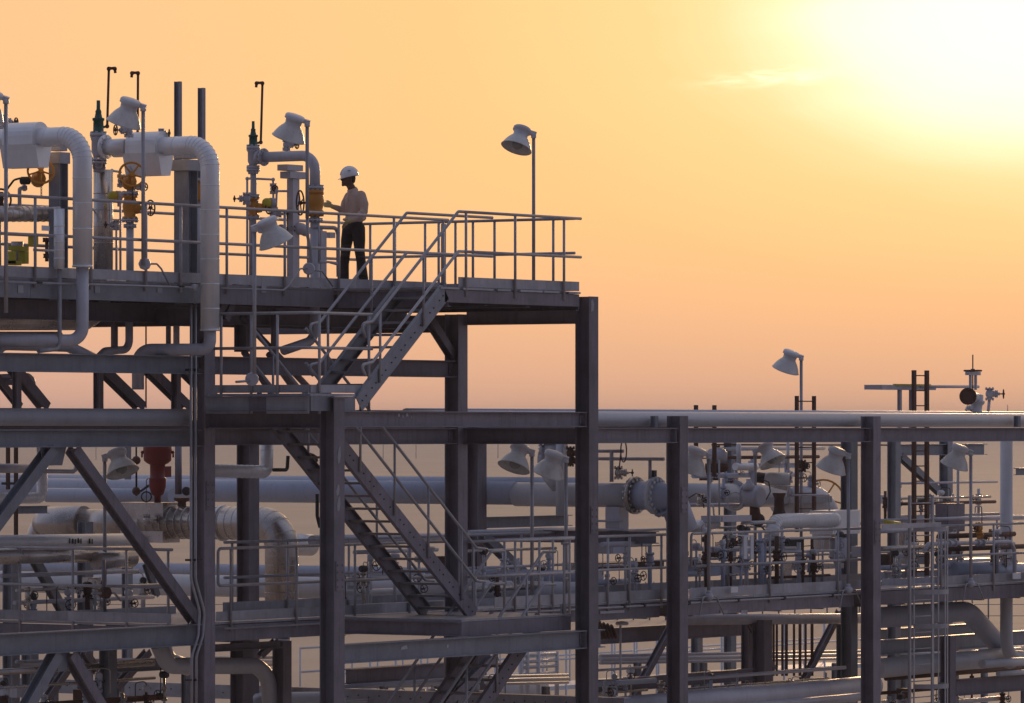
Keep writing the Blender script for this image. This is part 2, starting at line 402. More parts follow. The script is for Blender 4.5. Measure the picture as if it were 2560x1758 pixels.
for i, (a, b) in enumerate(spans):
    z0_, z1_ = (zr0, zr1) if i == 0 else (ZV(1600, 1070, -.1), ZV(1600, 1108, -.1))
    ubeam(fr, a + g_, b - g_, 0, z0_, z1_, .2, 'steelb' if i == 0 else 'steel')
    if i < 2: ubeam(fr, a + g_, b - g_, 0, ZV(250, 886, -.1), ZV(250, 932, -.1), .2, 'steelb' if i == 0 else 'steel')
ubeam(fr, -6.8 + g_, -g_, 0, ZV(250, 1573, -.1), ZV(250, 1627, -.1), .22, 'steelb')
ubeam(fr, .16, UC - .14, VF, ZV(1160, 1029, VF - .1), ZV(1160, 1068, VF - .1))
ubeam(fr, .16, UC - .14, VF, ZV(1160, 1594, VF - .1), ZV(1160, 1641, VF - .1), .2, 'steelb')
ubeam(fr, UC - .05 + .2, UC + .4, VF, ZV(1160, 1594, VF - .1), ZV(1160, 1641, VF - .1), .2, 'steelb')
ubeam(fr, -1.2, -.14, VF, ZV(1160, 1029, VF - .1), ZV(1160, 1068, VF - .1)) if False else None
# cross beams toward the stair tower
vbeam(fr, VF + .14, -.14, UA, ZU(650, 1027, -.1), ZU(650, 1071, -.1))
vbeam(fr, VF + .14, -.14, (UF + UC) / 2, ZU(1280, 770, UF - .1), ZU(1280, 811, UF - .1))
vbeam(fr, VF + .14, -.14, (UF + UC) / 2, ZV(1600, 1070, -.1), ZV(1600, 1108, -.1))
vbeam(fr, .14, VB - .14, UF, ZD - .34, ZD - .62); vbeam(fr, .14, VB - .14, UA, ZD - .34, ZD - .62)
vbeam(fr, .14, VB - .14, UF, ZV(1600, 1070, -.1), ZV(1600, 1108, -.1)); vbeam(fr, .14, VB - .14, UD, ZV(1600, 1070, -.1), ZV(1600, 1108, -.1))
vbeam(fr, .14, VB - .14, UE, ZV(1600, 1070, -.1), ZV(1600, 1108, -.1)); vbeam(fr, .14, VB - .14, UA, zr0, zr1)
# back line
zb_t = ZV(613, 1112, VB - .1)
for u in (UF, UD, UE, UA, -6.8): hcol(fr, u, VB, 0, ZD - .33 if u < 1 else zb_t + .35)
for a, b in ((UA, UF), (UF, UD), (UD, UE)): ubeam(fr, a + g_, b - g_, VB, zb_t + .34, zb_t + .02)
# seat brackets and bolted end plates on the visible beams
def stiff(u, v, zt, zb, m='steel'):
    part(fr, 'end_plate', MB().box((u - .008, v - .098, zb + .018), (u + .008, v - .012, zt - .018)), m)
stiff(UC - .17, VF, ZV(1160, 1029, VF - .1), ZV(1160, 1068, VF - .1)); stiff(UC - .17, VF, ZV(1160, 1594, VF - .1), ZV(1160, 1641, VF - .1))
stiff(UD - .2, 0, ZV(1600, 1070, -.1), ZV(1600, 1108, -.1)); stiff(UE - .2, 0, ZV(1600, 1070, -.1), ZV(1600, 1108, -.1)); stiff(UD + .2, 0, ZV(1600, 1070, -.1), ZV(1600, 1108, -.1))
def clip(u, v, zt, zb, sgn=1):
    c = MB().box((u, v - .115, zb + .03), (u + sgn * .1, v - .012, zb + .042)) if False else MB().box((u, v - .024, zb + .045), (u + sgn * .09, v - .0075, zt - .045))
    for k in range(3):
        z = zb + .075 + (zt - zb - .15) * k / 2; c.lathe((u + sgn * .05, v - .023, z), (0, -1, 0), [(.016, 0), (.016, .014)], 6, False)
    part(fr, 'bolted_clip', c, 'steel')
_zr = (ZV(1600, 1070, -.1), ZV(1600, 1108, -.1)); _zm = (ZV(250, 886, -.1), ZV(250, 932, -.1))
for i, (a, b) in enumerate(spans):
    q = (zr0, zr1) if i == 0 else _zr
    clip(a + g_ + .005, 0, *q); clip(b - g_ - .005, 0, *q, -1)
    if i < 2: clip(a + g_ + .005, 0, *_zm); clip(b - g_ - .005, 0, *_zm, -1)
for zz in ((ZV(1160, 1029, VF - .1), ZV(1160, 1068, VF - .1)), (ZV(1160, 1594, VF - .1), ZV(1160, 1641, VF - .1))): clip(.165, VF, *zz); clip(UC - .145, VF, *zz, -1)
def splice(u, v, z):
    c = MB().box((u - .10, v - .148, z - .22), (u + .10, v - .1345, z + .22))
    for k in range(4):
        for s_ in (-.06, .06): c.lathe((u + s_, v - .147, z - .165 + .11 * k), (0, -1, 0), [(.015, 0), (.015, .012)], 6, False)
    part(fr, 'splice_plate', c, 'steel')
splice(0.02, VF, ZV(830, 1440, VF)); splice(UC, VF, ZV(1467, 1300, VF)); splice(0, 0, ZV(507, 1240, 0)); splice(UD, 0, ZV(1694, 1250, 0)); splice(UE, 0, ZV(2177, 1330, 0))
# diagonal braces: H sections between gusset plates
def brace(p0, p1, w=.2, h=.2, m='steel', p=fr):
    return part(p, 'brace', MB().ibeam(p0, p1, h, w, .014, .01, up=(0, 1, 0)), m)
brace(PV(128, 1122, .03), PV(-60, 1376, .03), .17, .17, 'steelb'); brace(PV(180, 1122, .03), PV(487, 1550, .03), .17, .17)
part(fr, 'gusset_plate', MB().prism([(0, 0), (.60, 0), (.50, -.27), (.06, -.27)], PV(102, 1118, .03), (1, 0, 0), (0, 0, 1), (0, .015, 0)), 'steelb')
brace(PV(140, 1634, .03), PV(-94, 2057, .03), .17, .17, 'steelb'); brace(PV(172, 1634, .03), PV(442, 2102, .03), .17, .17)
part(fr, 'gusset_plate', MB().prism([(0, 0), (.34, 0), (.27, -.3), (.07, -.3)], PV(138, 1628, .03), (1, 0, 0), (0, 0, 1), (0, .015, 0)), 'steelb')
brace(PV(1070, 795, .02), PV(1140, 905, .02), .14, .14)                       # knee brace at the tower head
brace(PV(560, 800, .04), PV(600, 700, .04), .12, .12); brace(PV(490, 872, .06), PV(575, 730, .06), .12, .12)
for a, b in (((600, 790), (800, 1000)), ((610, 880), (680, 985)), ((672, 885), (735, 972))): part(fr, 'brace', MB().tube([PV(*a, .9), PV(*b, .9)], .055, 10), 'steel')
# upper left: raking struts between the pipe shelf and the beam above
for x in (268, 383, 470): brace(PV(x - 26, 911, 1.2), PV(x + 84, 1018, 1.2), .15, .16)
brace(PV(25, 911, 1.2), PV(112, 1018, 1.2), .15, .16); brace(PV(-20, 930, 1.4), PV(48, 1016, 1.4), .1, .1)
for x in (246, 440): part(fr, 'post', MB().ibeam(PV(x, 1040, 1.1), PV(x, 900, 1.1), .12, .1, .01, .008, up=(0, 1, 0)), 'steel')
part(fr, 'post', MB().ibeam(PV(42, 1040, 1.1), PV(42, 900, 1.1), .1, .1, .01, .008, up=(0, 1, 0)), 'steel')
# chalk scribbles left on the beams and columns
zc = ZV(1010, 1048, VF - .012)
for k, (x, y, wd, hh) in enumerate(((995, 1043, .05, .06), (1006, 1045, .03, .05), (1015, 1042, .06, .055), (1028, 1046, .025, .04))):
    p = PV(x, y, VF - .012); part(fr, 'chalk_mark', MB().prism([(0, 0), (wd, .01), (wd * .8, hh), (wd * .1, hh * .8)], p, (1, 0, 0), (0, 0, 1), (0, .003, 0)), 'chalk')
for x, y, wd, hh in ((1002, 1625, .18, .07), (1117, 1620, .05, .06)):
    p = PV(x, y, VF - .012); part(fr, 'chalk_mark', MB().prism([(0, 0), (wd, .01), (wd * .9, hh), (wd * .1, hh * .7)], p, (1, 0, 0), (0, 0, 1), (0, .003, 0)), 'chalk')
for x, y0, y1, u_ in ((849, 1115, 1160, 0), (846, 1210, 1240, 0), (848, 1240, 1280, 0)):
    a, b = PV(x - 4, y1, VF - .1385), PV(x + 5, y0, VF - .1385)
    part(fr, 'worn_paint_patch', MB().prism([(0, 0), (.05, .02), (.075, (b.z - a.z) * .5), (.06, b.z - a.z), (.02, (b.z - a.z) * .9), (-.015, (b.z - a.z) * .4)], a, (1, 0, 0), (0, 0, 1), (0, .003, 0)), 'plate')
a, b = PV(1478, 780, VF - .1385), PV(1490, 745, VF - .1385)
part(fr, 'worn_paint_patch', MB().prism([(0, 0), (.07, .02), (.09, .12), (.05, .2), (0, .18)], a, (1, 0, 0), (0, 0, 1), (0, .003, 0)), 'plate')

# ------------------------------------------------------------------ guardrails
RR = .024
def guardrail(name_label, line, zt, zm, zf, gap=1.45, toe=True, ends=('open', 'open'), posts=None, toeh=.15, group='guardrails', m='galv', drop=.14, side=(0, 0)):
    """line: list of (u,v) corner points"""
    P = [Vector((a, b, 0)) for a, b in line]
    t = thing('guardrail', name_label, 'guardrail', (P[0].x, P[0].y, zf), group)
    def run(z): return [p + Vector((0, 0, z)) for p in P]
    top, mid = run(zt), run(zm)
    if ends[0] == 'loop' and ends[1] == 'loop':
        lp = mid[:1] + top + mid[::-1]
        part(t, 'rail_loop', MB().tube(rnd([mid[0], top[0]] + top[1:] + [mid[-1]] + mid[::-1][1:-1] + [mid[0] + (mid[1] - mid[0]) * .02], .07), RR, 10), m)
    else:
        if ends[0] == 'loop': part(t, 'rail_loop', MB().tube(rnd([top[-1]] + top[::-1][1:] + mid[0:], .07), RR, 10), m)
        elif ends[1] == 'loop': part(t, 'rail_loop', MB().tube(rnd(top + mid[::-1], .07), RR, 10), m)
        else:
            part(t, 'top_rail', MB().tube(rnd(top, .08), RR, 10), m); part(t, 'knee_rail', MB().tube(rnd(mid, .08), RR, 10), m)
    for i in range(len(P) - 1):
        d = P[i + 1] - P[i]; ln = d.length; k = max(1, round(ln / gap))
        fr_ = posts[i] if posts and posts[i] is not None else [(j + .12) / k if j == 0 else (j - .12) / k if j == k else j / k for j in range(k + 1)]
        for f in fr_:
            p = P[i] + d * f + Vector((side[0], side[1], 0))
            part(t, 'post', MB().tube([p + Vector((0, 0, zf - drop)), p + Vector((0, 0, zt - .01))], .022, 8), m)
        if toe:
            dn = d.normalized(); q0, q1 = P[i] + Vector((0, 0, zf + toeh / 2 + .012)), P[i + 1] + Vector((0, 0, zf + toeh / 2 + .012))
            off = Vector((-dn.y, dn.x, 0)) * .032
            nn = max(1, int(round(ln / 2.6)))
            for j in range(nn):
                a, b = q0 + (q1 - q0) * (j / nn) + dn * .003, q0 + (q1 - q0) * ((j + 1) / nn) - dn * .003
                part(t, 'toe_board', MB().bar(a + off, b + off, .008, toeh), 'plate')
    return t

# ------------------------------------------------------------------ upper platform
UR = XU(1448, -2.45)
up_ = thing('platform', 'upper walkway platform of grey grating with channel edge beams', 'platform', (0, 0, ZD - .3))
US = XU(1112, -2.45)                                # head of the stair
VSN, VSF = -2.45, -1.52                             # stair strip
def panels(root, u0, u1, v0, v1, z, step, th=.035, m='grate'):
    k = max(1, round((u1 - u0) / step)); s = (u1 - u0) / k
    for i in range(k): part(root, 'floor_panel', MB().box((u0 + i * s + .004, v0, z - th), (u0 + (i + 1) * s - .004, v1, z)), m)
panels(up_, -9.0, UR, -.33, 3.2, ZD, 1.2)
panels(up_, US + .02, UR, -2.43, -.338, ZD, 1.0)
def fascia_u(root, u0, u1, v, zt, zb, m='steel'):
    part(root, 'edge_beam', MB().channel((u0, v, (zt + zb) / 2), (u1, v, (zt + zb) / 2), zt - zb, .09, .012, flip=True), m)
zf0, zf1 = ZD - .04, ZV(300, 752, -.36)
for a, b in ((-9, -4.6), (-4.594, -.02), (-.014, US)): fascia_u(up_, a, b, -.35, zf0, zf1, 'steelb' if a < -4 else 'steel')
fascia_u(up_, US, UR, -2.45, ZD - .04, ZV(1280, 761, -2.45))
part(up_, 'edge_beam', MB().channel((US + .1, -2.44, ZD - .18), (US + .1, -.36, ZD - .18), .24, .08, .012), 'steel')
part(up_, 'edge_beam', MB().channel((UR, -2.44, ZD - .18), (UR, 3.2, ZD - .18), .24, .08, .012, flip=True), 'steel')
for u in [-8 + 1.3 * i for i in range(12)]: part(up_, 'joist', MB().ibeam((u, -.24, ZD - .17), (u, 3.2, ZD - .17), .2, .1, .01, .008), 'steel')
for u in (4.2, 5.4): part(up_, 'joist', MB().ibeam((u, -2.35, ZD - .17), (u, -.46, ZD - .17), .2, .1, .01, .008), 'steel')
for vv in (.9, 2.4): part(up_, 'joist', MB().ibeam((-9, vv, ZD - .42), (UR, vv, ZD - .42), .28, .12, .012, .008), 'steel')
# pale grating clips and tags along the edges
for x in (52, 244, 400, 660, 880): 
    p = PV(x, 722, -.364); part(up_, 'bolted_cleat', MB().box((p.x - .06, -.363, p.z - .06), (p.x + .06, -.352, p.z + .05)), 'plate')
for x0, x1 in ((1106, 1152), (1162, 1237), (1248, 1280), (1305, 1360), (1364, 1402), (1426, 1455)):
    a, b = XU(x0, -2.5), XU(x1, -2.5); part(up_, 'toe_clip', MB().box((a, -2.475, ZD - .034), (b, -2.4345, ZD - .004)), 'galv')

guardrail('long guardrail along the front of the upper platform beside the worker', [(-9, -.38), (XU(1120, -.38), -.38)], ZT, ZM, ZD,
          posts=[[(XU(x, -.38) + 9) / (XU(1120, -.38) + 9) for x in (-250, -40, 88, 228, 365, 452, 567, 712, 847, 985, 1108)]])
guardrail('guardrail along the rear edge of the upper platform behind the valves', [(-9, 1.75), (UR, 1.75)], ZT, ZM - .04, ZD, gap=1.6)
eg = guardrail('end guardrail closing the right end of the upper platform', [(UR - .05, -2.4), (UR - .05, 1.72)], ZT, ZM, ZD,
          posts=[[.10, .375, .477, .56, .64, .705, .85, .97]])
p_ = PV(1108, 700, -.30); part(eg, 'flat_post', MB().box((p_.x - .05, -.32, ZD), (p_.x + .05, -.29, ZT - .06)), 'plate')
guardrail('front guardrail of the upper platform between stair head and corner post', [(XU(1150, -2.46), -2.46), (XU(1452, -2.46), -2.46)], ZT, ZD - .06 + (ZT - ZD + .06) * .5, ZD,
          posts=[[(XU(x, -2.46) - XU(1150, -2.46)) / (XU(1452, -2.46) - XU(1150, -2.46)) for x in (1165, 1288, 1410)]], toe=True)

# ------------------------------------------------------------------ staircases
def staircase(label, u0, z0, u1, z1, vn, vf, nt, rails=True, top_run=0.0, mst='steelb', railext=(.0, .0), hook=None, rz=1.08, topn=0, topf=0, rsh=0.0):
    """u0,z0 = foot, u1,z1 = head"""
    t = thing('staircase', label, 'staircase', (u0, (vn + vf) / 2, z0), 'flights of the stair tower')
    d = Vector((u1 - u0, 0, z1 - z0)); dn = d.normalized(); sx = 1 if d.x > 0 else -1
    for v, fl in ((vn, False), (vf, True)):
        flip = fl if sx > 0 else (not fl)
        so_ = part(t, 'stringer', MB().channel((u0, v, z0 - .02), (u1, v, z1 - .02), .26, .07, .012, flip=not flip), mst)
        bm_ = MB(); nx = Vector((-dn.z, 0, dn.x)) if sx > 0 else Vector((dn.z, 0, -dn.x))
        off = -.004 if v == vn else .016
        for i in range(nt):
            f = (i + .5) / nt; c = Vector((u0, v + (off - .004 if v == vn else off), z0 - .02)) + d * f
            for s in (-.35, .35): bm_.lathe(c + dn * s * .18 + Vector((0, -.004, 0)), (0, 1, 0), [(.013, 0), (.013, .012)], 6, False)
        part(so_, 'tread_bolts', bm_, 'dark', kind='stuff')
    for i in range(nt):
        f = (i + .5) / nt; c = Vector((u0, 0, z0)) + d * f
        part(t, 'tread', MB().box((c.x - .12, vn + .014, c.z - .03), (c.x + .12, vf - .014, c.z + .005)), 'grate')
    if rails:
        for v, ext in ((vn, topn), (vf, topf)):
            for zz, nm in ((rz, 'handrail'), (rz * .5, 'knee_rail')):
                a = Vector((u0 + sx * rsh, v - .02 if v == vn else v + .02, z0 + zz)); b = Vector((u1 + sx * rsh, a.y, z1 + zz))
                pts = [a, b]
                if ext: pts = [a, b, b + Vector((sx * ext, 0, 0))]
                if hook: pts = [a + Vector((-sx * .25, 0, -.02)), a] + pts[1:] if hook == 'flat' else [a + Vector((-sx * .18, 0, -.24 if zz == rz else -.2)), a + Vector((-sx * .3, 0, -.04)), a + Vector((.0, 0, 0))] + pts[1:]
                part(t, nm, MB().tube(rnd(pts, .1), RR, 10), 'galv')
            k = max(2, int(d.length / 1.0))
            for j in range(k):
                f = (j + .45) / k; c = Vector((u0, v - .02 if v == vn else v + .02, z0)) + d * f
                part(t, 'post', MB().tube([c + Vector((0, 0, -.08)), c + Vector((0, 0, rz - .01 - rsh * d.z / abs(d.x)))], .02, 8), 'galv')
    return t
# flight from landing up to the upper platform
ub, ut = XU(900, -2.45), US
staircase('upper flight of steel stairs with handrails rising to the upper platform', ub - .02, ZV(900, 1008, -2.45), ut + .03, ZD - .06, VSN, VSF, 9, True, hook='curl', topn=XU(1158, -2.47) - ut - .34, topf=XU(1230, -1.5) - ut - .33, rz=ZT - ZD + .06, rsh=.31)
# landing
la = thing('platform', 'small stair landing of grey plate under the upper flight', 'platform', (0, -1.4, ZLAND - .2))
LU0, LU1 = XU(776, -2.45), XU(888, -2.45); LV0, LV1 = -2.45, XV(520, LU0)
panels(la, LU0, LU1, LV0, LV1, ZLAND, .63, m='plate')
part(la, 'edge_beam', MB().channel((LU0, LV0 + .01, ZLAND - .15), (LU0, LV1, ZLAND - .15), .22, .08, .012, flip=True), 'steel')
part(la, 'edge_beam', MB().channel((LU0 + .01, LV0, ZLAND - .15), (LU1, LV0, ZLAND - .15), .22, .08, .012, flip=True), 'steelb')
part(la, 'edge_beam', MB().channel((LU1, LV0 + .01, ZLAND - .15), (LU1, LV1, ZLAND - .15), .22, .08, .012), 'steel')
for x0, x1 in ((518, 624), (668, 774)):
    part(la, 'bolted_plate', MB().box((LU0 - .022, XV(x1, LU0), ZLAND - .30), (LU0 - .01, XV(x0, LU0), ZLAND - .05)), 'plate')
guardrail('low guardrail round two sides of the stair landing', [(LU0 + .03, LV1), (LU0 + .03, LV0 + .03), (XU(930, -2.42), -2.42)], ZLAND + 1.2, ZLAND + .68, ZLAND, posts=[[.12, .42, .68], [.15, .95]], toeh=.12, drop=.3)
# flight from landing down to the lower platform
u2b, u2t = XU(1188, -1.25), XU(762, -1.25)
staircase('middle flight of steel stairs descending from landing behind the front column', u2b, ZL + .02, u2t, ZLAND - .05, -1.25, -.3, 17, True, mst='steel', rz=1.05, hook='flat')
# flight below the lower platform
u3t = XU(1355, -2.05); u3b = u3t - 3.4
staircase('lowest flight of steel stairs leaving the lower platform downwards', u3b, ZL - 2.75, u3t, ZL - .05, -2.05, -1.1, 13, True, mst='steel', rz=1.05, topn=.35, topf=.35)

# ------------------------------------------------------------------ builders for fittings
def lamp(label, px, pytop, v, zbase, tilt='away', k=1.0, base=True, side=-1, group='floodlight poles', polelean=None, turn=.33):
    top = PV(px, pytop, v); u = top.x; bz = zbase
    t = thing('floodlight', label, 'floodlight', (u, v, bz), group)
    lean = polelean or Vector((0, 0, 0))
    part(t, 'pole', MB().tube([Vector((u, v, bz)) + lean, top], .030 * k, 10), 'galv')
    k = k * 1.08
    d = (RT * side * turn + Vector((0, 0, -1)) + FW * (.24 if tilt == 'away' else -.36)).normalized()
    sd = (RT * side + d * -RT.dot(d) * side).normalized()
    c = top + sd * .175 * k + Vector((0, 0, .055 * k))
    hd = part(t, 'lamp_head', MB().lathe(c, d, [(.02 * k, -.016 * k), (.13 * k, -.010 * k), (.146 * k, .006 * k), (.148 * k, .055 * k), (.122 * k, .062 * k), (.114 * k, .145 * k), (.12 * k, .15 * k)], 26), 'white')
    part(hd, 'shade', MB().lathe(c, d, [(.118 * k, .135 * k), (.128 * k, .15 * k), (.158 * k, .185 * k), (.188 * k, .228 * k), (.216 * k, .28 * k), (.238 * k, .33 * k), (.250 * k, .345 * k), (.244 * k, .350 * k), (.208 * k, .28 * k), (.178 * k, .228 * k), (.148 * k, .19 * k), (.12 * k, .17 * k), (.03 * k, .165 * k)], 30, caps=False), 'shade')
    bl = MB().ball(c + d * .28 * k, .085 * k, 12, 8); part(hd, 'bulb_glass', bl, 'glass')
    bolts = MB(); a = d.cross(FW).normalized(); b = d.cross(a)
    for i in range(10):
        q = 2 * math.pi * i / 10; bolts.ball(c + d * .205 * k + (a * math.cos(q) + b * math.sin(q)) * .166 * k, .0065 * k, 6, 4)
    part(hd, 'shade_rivets', bolts, 'dark', kind='stuff')
    br = MB().bar(top + Vector((0, 0, .02 * k)) - sd * .045, c + d * .03 * k, .075 * k, .06 * k, up=-d); br.lathe(top - Vector((0, 0, .05)), (0, 0, 1), [(.042 * k, 0), (.042 * k, .07)], 10)
    part(t, 'bracket', br, 'white')
    if base:
        q = Vector((u, v, bz)) + lean
        jb = MB().ball(q + Vector((0, 0, .07)), .085, 14, 8, (1, 1, .85)); jb.lathe(q + Vector((0, 0, .12)), (0, 0, 1), [(.05, 0), (.04, .06)], 10)
        j = part(t, 'junction_box', jb, 'pipe')
        part(j, 'conduit', MB().tube(rnd([q + Vector((-.05, 0, .07)), q + Vector((-.22, -.02, .07)), q + Vector((-.40, -.05, -.25))], .08), .014, 8), 'galv')
        part(j, 'conduit', MB().tube(rnd([q + Vector((.05, 0, .07)), q + Vector((.22, -.02, .07)), q + Vector((.42, -.05, -.25))], .08), .014, 8), 'galv')
    return t
def fl(t, p, ax, R, m='pipe', th=.03, nb=8): return part(t, 'flange', MB().flange(p, ax, R, th, nb), m)
def valve(label, p, axis, hdir, s=1.0, body='pipe', wheel='rust', wr=.09, group=None, name='gate_valve', chain=None):
    """small gate valve: body between two flanges, bonnet, stem and handwheel"""
    p = Vector(p); ax = Vector(axis).normalized(); h = Vector(hdir).normalized()
    t = thing(name, label, 'valve', p, group)
    part(t, 'body', MB().lathe(p - ax * .10 * s, ax, [(.05 * s, 0), (.05 * s, .03 * s), (.075 * s, .06 * s), (.08 * s, .10 * s), (.075 * s, .14 * s), (.05 * s, .17 * s), (.05 * s, .2 * s)], 16), body)
    for q in (-1, 1): fl(t, p + ax * q * .10 * s, ax, .088 * s, body, .024 * s, 6)
    part(t, 'bonnet', MB().lathe(p, h, [(.06 * s, .05 * s), (.055 * s, .12 * s), (.03 * s, .15 * s), (.028 * s, .2 * s)], 12), body)
    fl(t, p + h * .13 * s, h, .07 * s, body, .02 * s, 6)
    part(t, 'stem', MB().tube([p + h * .18 * s, p + h * (.30 * s)], .012 * s, 8), 'dark')
    hw = part(t, 'handwheel', MB().wheel(p + h * .27 * s, h, wr, .010 * max(1, s * .8)), wheel)
    if chain:
        cm = MB(); z = p + h * .27 * s - Vector((0, 0, wr))
        for i in range(chain): cm.torus(z - Vector((0, 0, .022 * i)), (1, 0, 0) if i % 2 else (0, 1, 0), .013, .004, 8, 4)
        part(hw, 'chain', cm, 'dark', kind='stuff')
    return t
def pipe(name, label, pts, r, m='pipe', rad=None, flanges=(), cat='pipe', group=None, n=18, seams=0, fr_=1.7, capm=None):
    pts = [Vector(p) for p in pts]; t = thing(name, label, cat, pts[0], group)
    q = rnd(pts, rad if rad else r * 2.2, 8) if len(pts) > 2 else pts
    part(t, 'pipe_run', MB().tube(q, r, n), m)
    for f in flanges:          # f = (segment index, fraction)
        a, b = pts[f[0]], pts[f[0] + 1]; fl(t, a + (b - a) * f[1], b - a, r * fr_, m, max(.024, r * .28), 10)
    if seams:                  # overlapping joint bands of the cladding
        L_ = [0.0]
        for i in range(1, len(q)): L_.append(L_[-1] + (q[i] - q[i - 1]).length)
        s = seams * .6
        while s < L_[-1] - seams * .3:
            i = max(j for j in range(len(L_)) if L_[j] <= s); i = min(i, len(q) - 2); f = (s - L_[i]) / max(1e-6, L_[i + 1] - L_[i])
            p = q[i].lerp(q[i + 1], f); d = (q[i + 1] - q[i]).normalized()
            bend = (q[min(i + 2, len(q) - 1)] - q[min(i + 1, len(q) - 2)]).normalized().dot(d) < .999 or (q[i] - q[max(0, i - 1)]).length < r * .8
            part(t, 'band', MB().lathe(p - d * .008, d, [(r * .99, 0), (r + .005, .003), (r + .005, .013), (r * .99, .016)], n), m)
            s += seams * (.28 if bend else 1)
    return t

# ------------------------------------------------------------------ relief lines on the upper platform (three alike trains)
def insulated_drop(label, px, pyh, v0, vback, yins, ybare, xend, r=.142, rb=.092, hood=None, hlabel=None, yh2=None):
    u = XU(px, v0); zt = ZV(px, pyh, v0)
    t = thing('insulated_pipe', label, 'pipe', (u, v0, ZV(px, ybare, v0)), 'insulated relief pipes')
    pb = Vector((u, vback, zt)); pc = Vector((u, v0, zt)); pd = PV(px, yins, v0); pe = PV(px, ybare, v0); pf = Vector((XU(xend, v0 + .02) , v0 + .02, pe.z)); pe = Vector((u, v0, pe.z))
    q = rnd([pb, pc, Vector((u, v0, pd.z))], .36, 10)
    part(t, 'cladding', MB().tube(q, r, 26), 'clad')
    # lagged elbow segments and barrel joints
    for i in range(1, len(q) - 2):
        d = (q[i + 1] - q[i]).normalized()
        part(t, 'band', MB().lathe(q[i] - d * .006, d, [(r * .995, 0), (r + .006, .003), (r + .006, .010), (r * .995, .013)], 26), 'clad')
    z = zt - .62
    while z > pd.z + .2:
        part(t, 'band', MB().lathe((u, v0, z), (0, 0, 1), [(r * .995, 0), (r + .005, .003), (r + .005, .013), (r * .995, .016)], 26), 'clad'); z -= .37
    vv = v0 + .62
    while vv < vback - .1:
        part(t, 'band', MB().lathe((u, vv, zt), (0, 1, 0), [(r * .995, 0), (r + .005, .003), (r + .005, .013), (r * .995, .016)], 26), 'clad'); vv += .45
    part(t, 'end_collar', MB().lathe((u, v0, pd.z - .01), (0, 0, 1), [(rb, 0), (r + .008, 0), (r + .008, .03), (rb, .03)], 26), 'clad')
    eu = XU(xend, .38); b = rnd([Vector((u, v0, pd.z)), pe, Vector((eu, .38, pe.z)), Vector((eu, .38, pe.z - .6))], .2, 8)
    part(t, 'bare_pipe', MB().tube(b, rb, 20), 'pipe')
    if hood:                     # sheet metal hood over the valve in the line
        h0, h1 = hood
        poly = [(math.cos(a) * .2, math.sin(a) * .2 + .03) for a in [math.pi * k / 10 for k in range(11)]] + [(-.2, -.10), (-.1, -.42), (.10, -.42), (.2, -.10)]
        hm = MB().prism(poly, (u, h0, zt), (1, 0, 0), (0, 0, 1), (0, h1 - h0, 0))
        hd = part(t, 'valve_hood', hm, 'clad')
        part(hd, 'lower_skirt', MB().prism([(-.19, -.12), (.19, -.12), (.11, -.44), (-.11, -.44)], (u, h0 - .05, zt), (1, 0, 0), (0, 0, 1), (0, h1 - h0 + .10, 0)), 'clad')
    return t, u, zt
T1, u1_, z1_ = insulated_drop('left insulated relief pipe with sheet metal hood dropping past the platform edge', 206, 340, -.62, 2.3, 667, 852, -60, hood=(-.0 + .15, .72))
T2, u2_, z2_ = insulated_drop('insulated relief pipe with hood dropping beside the corner column', 525, 362, -.66, 1.15, 826, 874, 345, hood=(.22, .8))
# relief valves
def relief(label, px, pytop, v, pyout, s=1.0, u=None):
    c = PV(px, pyout, v); t = thing('relief_valve', label, 'valve', c, 'spring relief valves')
    if u is not None: c = Vector((u, XV(px, u), ZU(px, pyout, u)))
    ztop = PV(px, pytop, v).z; H_ = ztop - c.z
    part(t, 'body', MB().lathe(c + Vector((0, 0, -.16 * s)), (0, 0, 1), [(.075 * s, 0), (.085 * s, .04 * s), (.105 * s, .08 * s), (.105 * s, .26 * s), (.115 * s, .27 * s), (.115 * s, .33 * s)], 20), 'pipe')
    bn = part(t, 'spring_bonnet', MB().lathe(c + Vector((0, 0, .17 * s)), (0, 0, 1), [(.12 * s, 0), (.12 * s, .05), (.082 * s, .055), (.078 * s, H_ * .34), (.092 * s, H_ * .345), (.092 * s, H_ * .40), (.06 * s, H_ * .41), (.045 * s, H_ * .52), (.05 * s, H_ * .55), (.03 * s, H_ * .60), (.028 * s, H_ * .80), (0.01, H_ * .80)], 18), 'green')
    part(t, 'bonnet_bolts', MB().flange(c + Vector((0, 0, .19 * s)), (0, 0, 1), .13 * s, .05, 8, .014), 'pipe')
    for dz, rr in ((-.19, .13), (-.235, .13)): fl(t, c + Vector((0, 0, dz * s)), (0, 0, 1), rr * s, 'pipe', .03, 8)
    fl(t, c + Vector((0, -.14 * s, 0)), (0, 1, 0), .135 * s, 'pipe', .05, 8)
    part(t, 'outlet_neck', MB().tube([c, c + Vector((0, -.15 * s, 0))], .085 * s, 16), 'pipe')
    return c
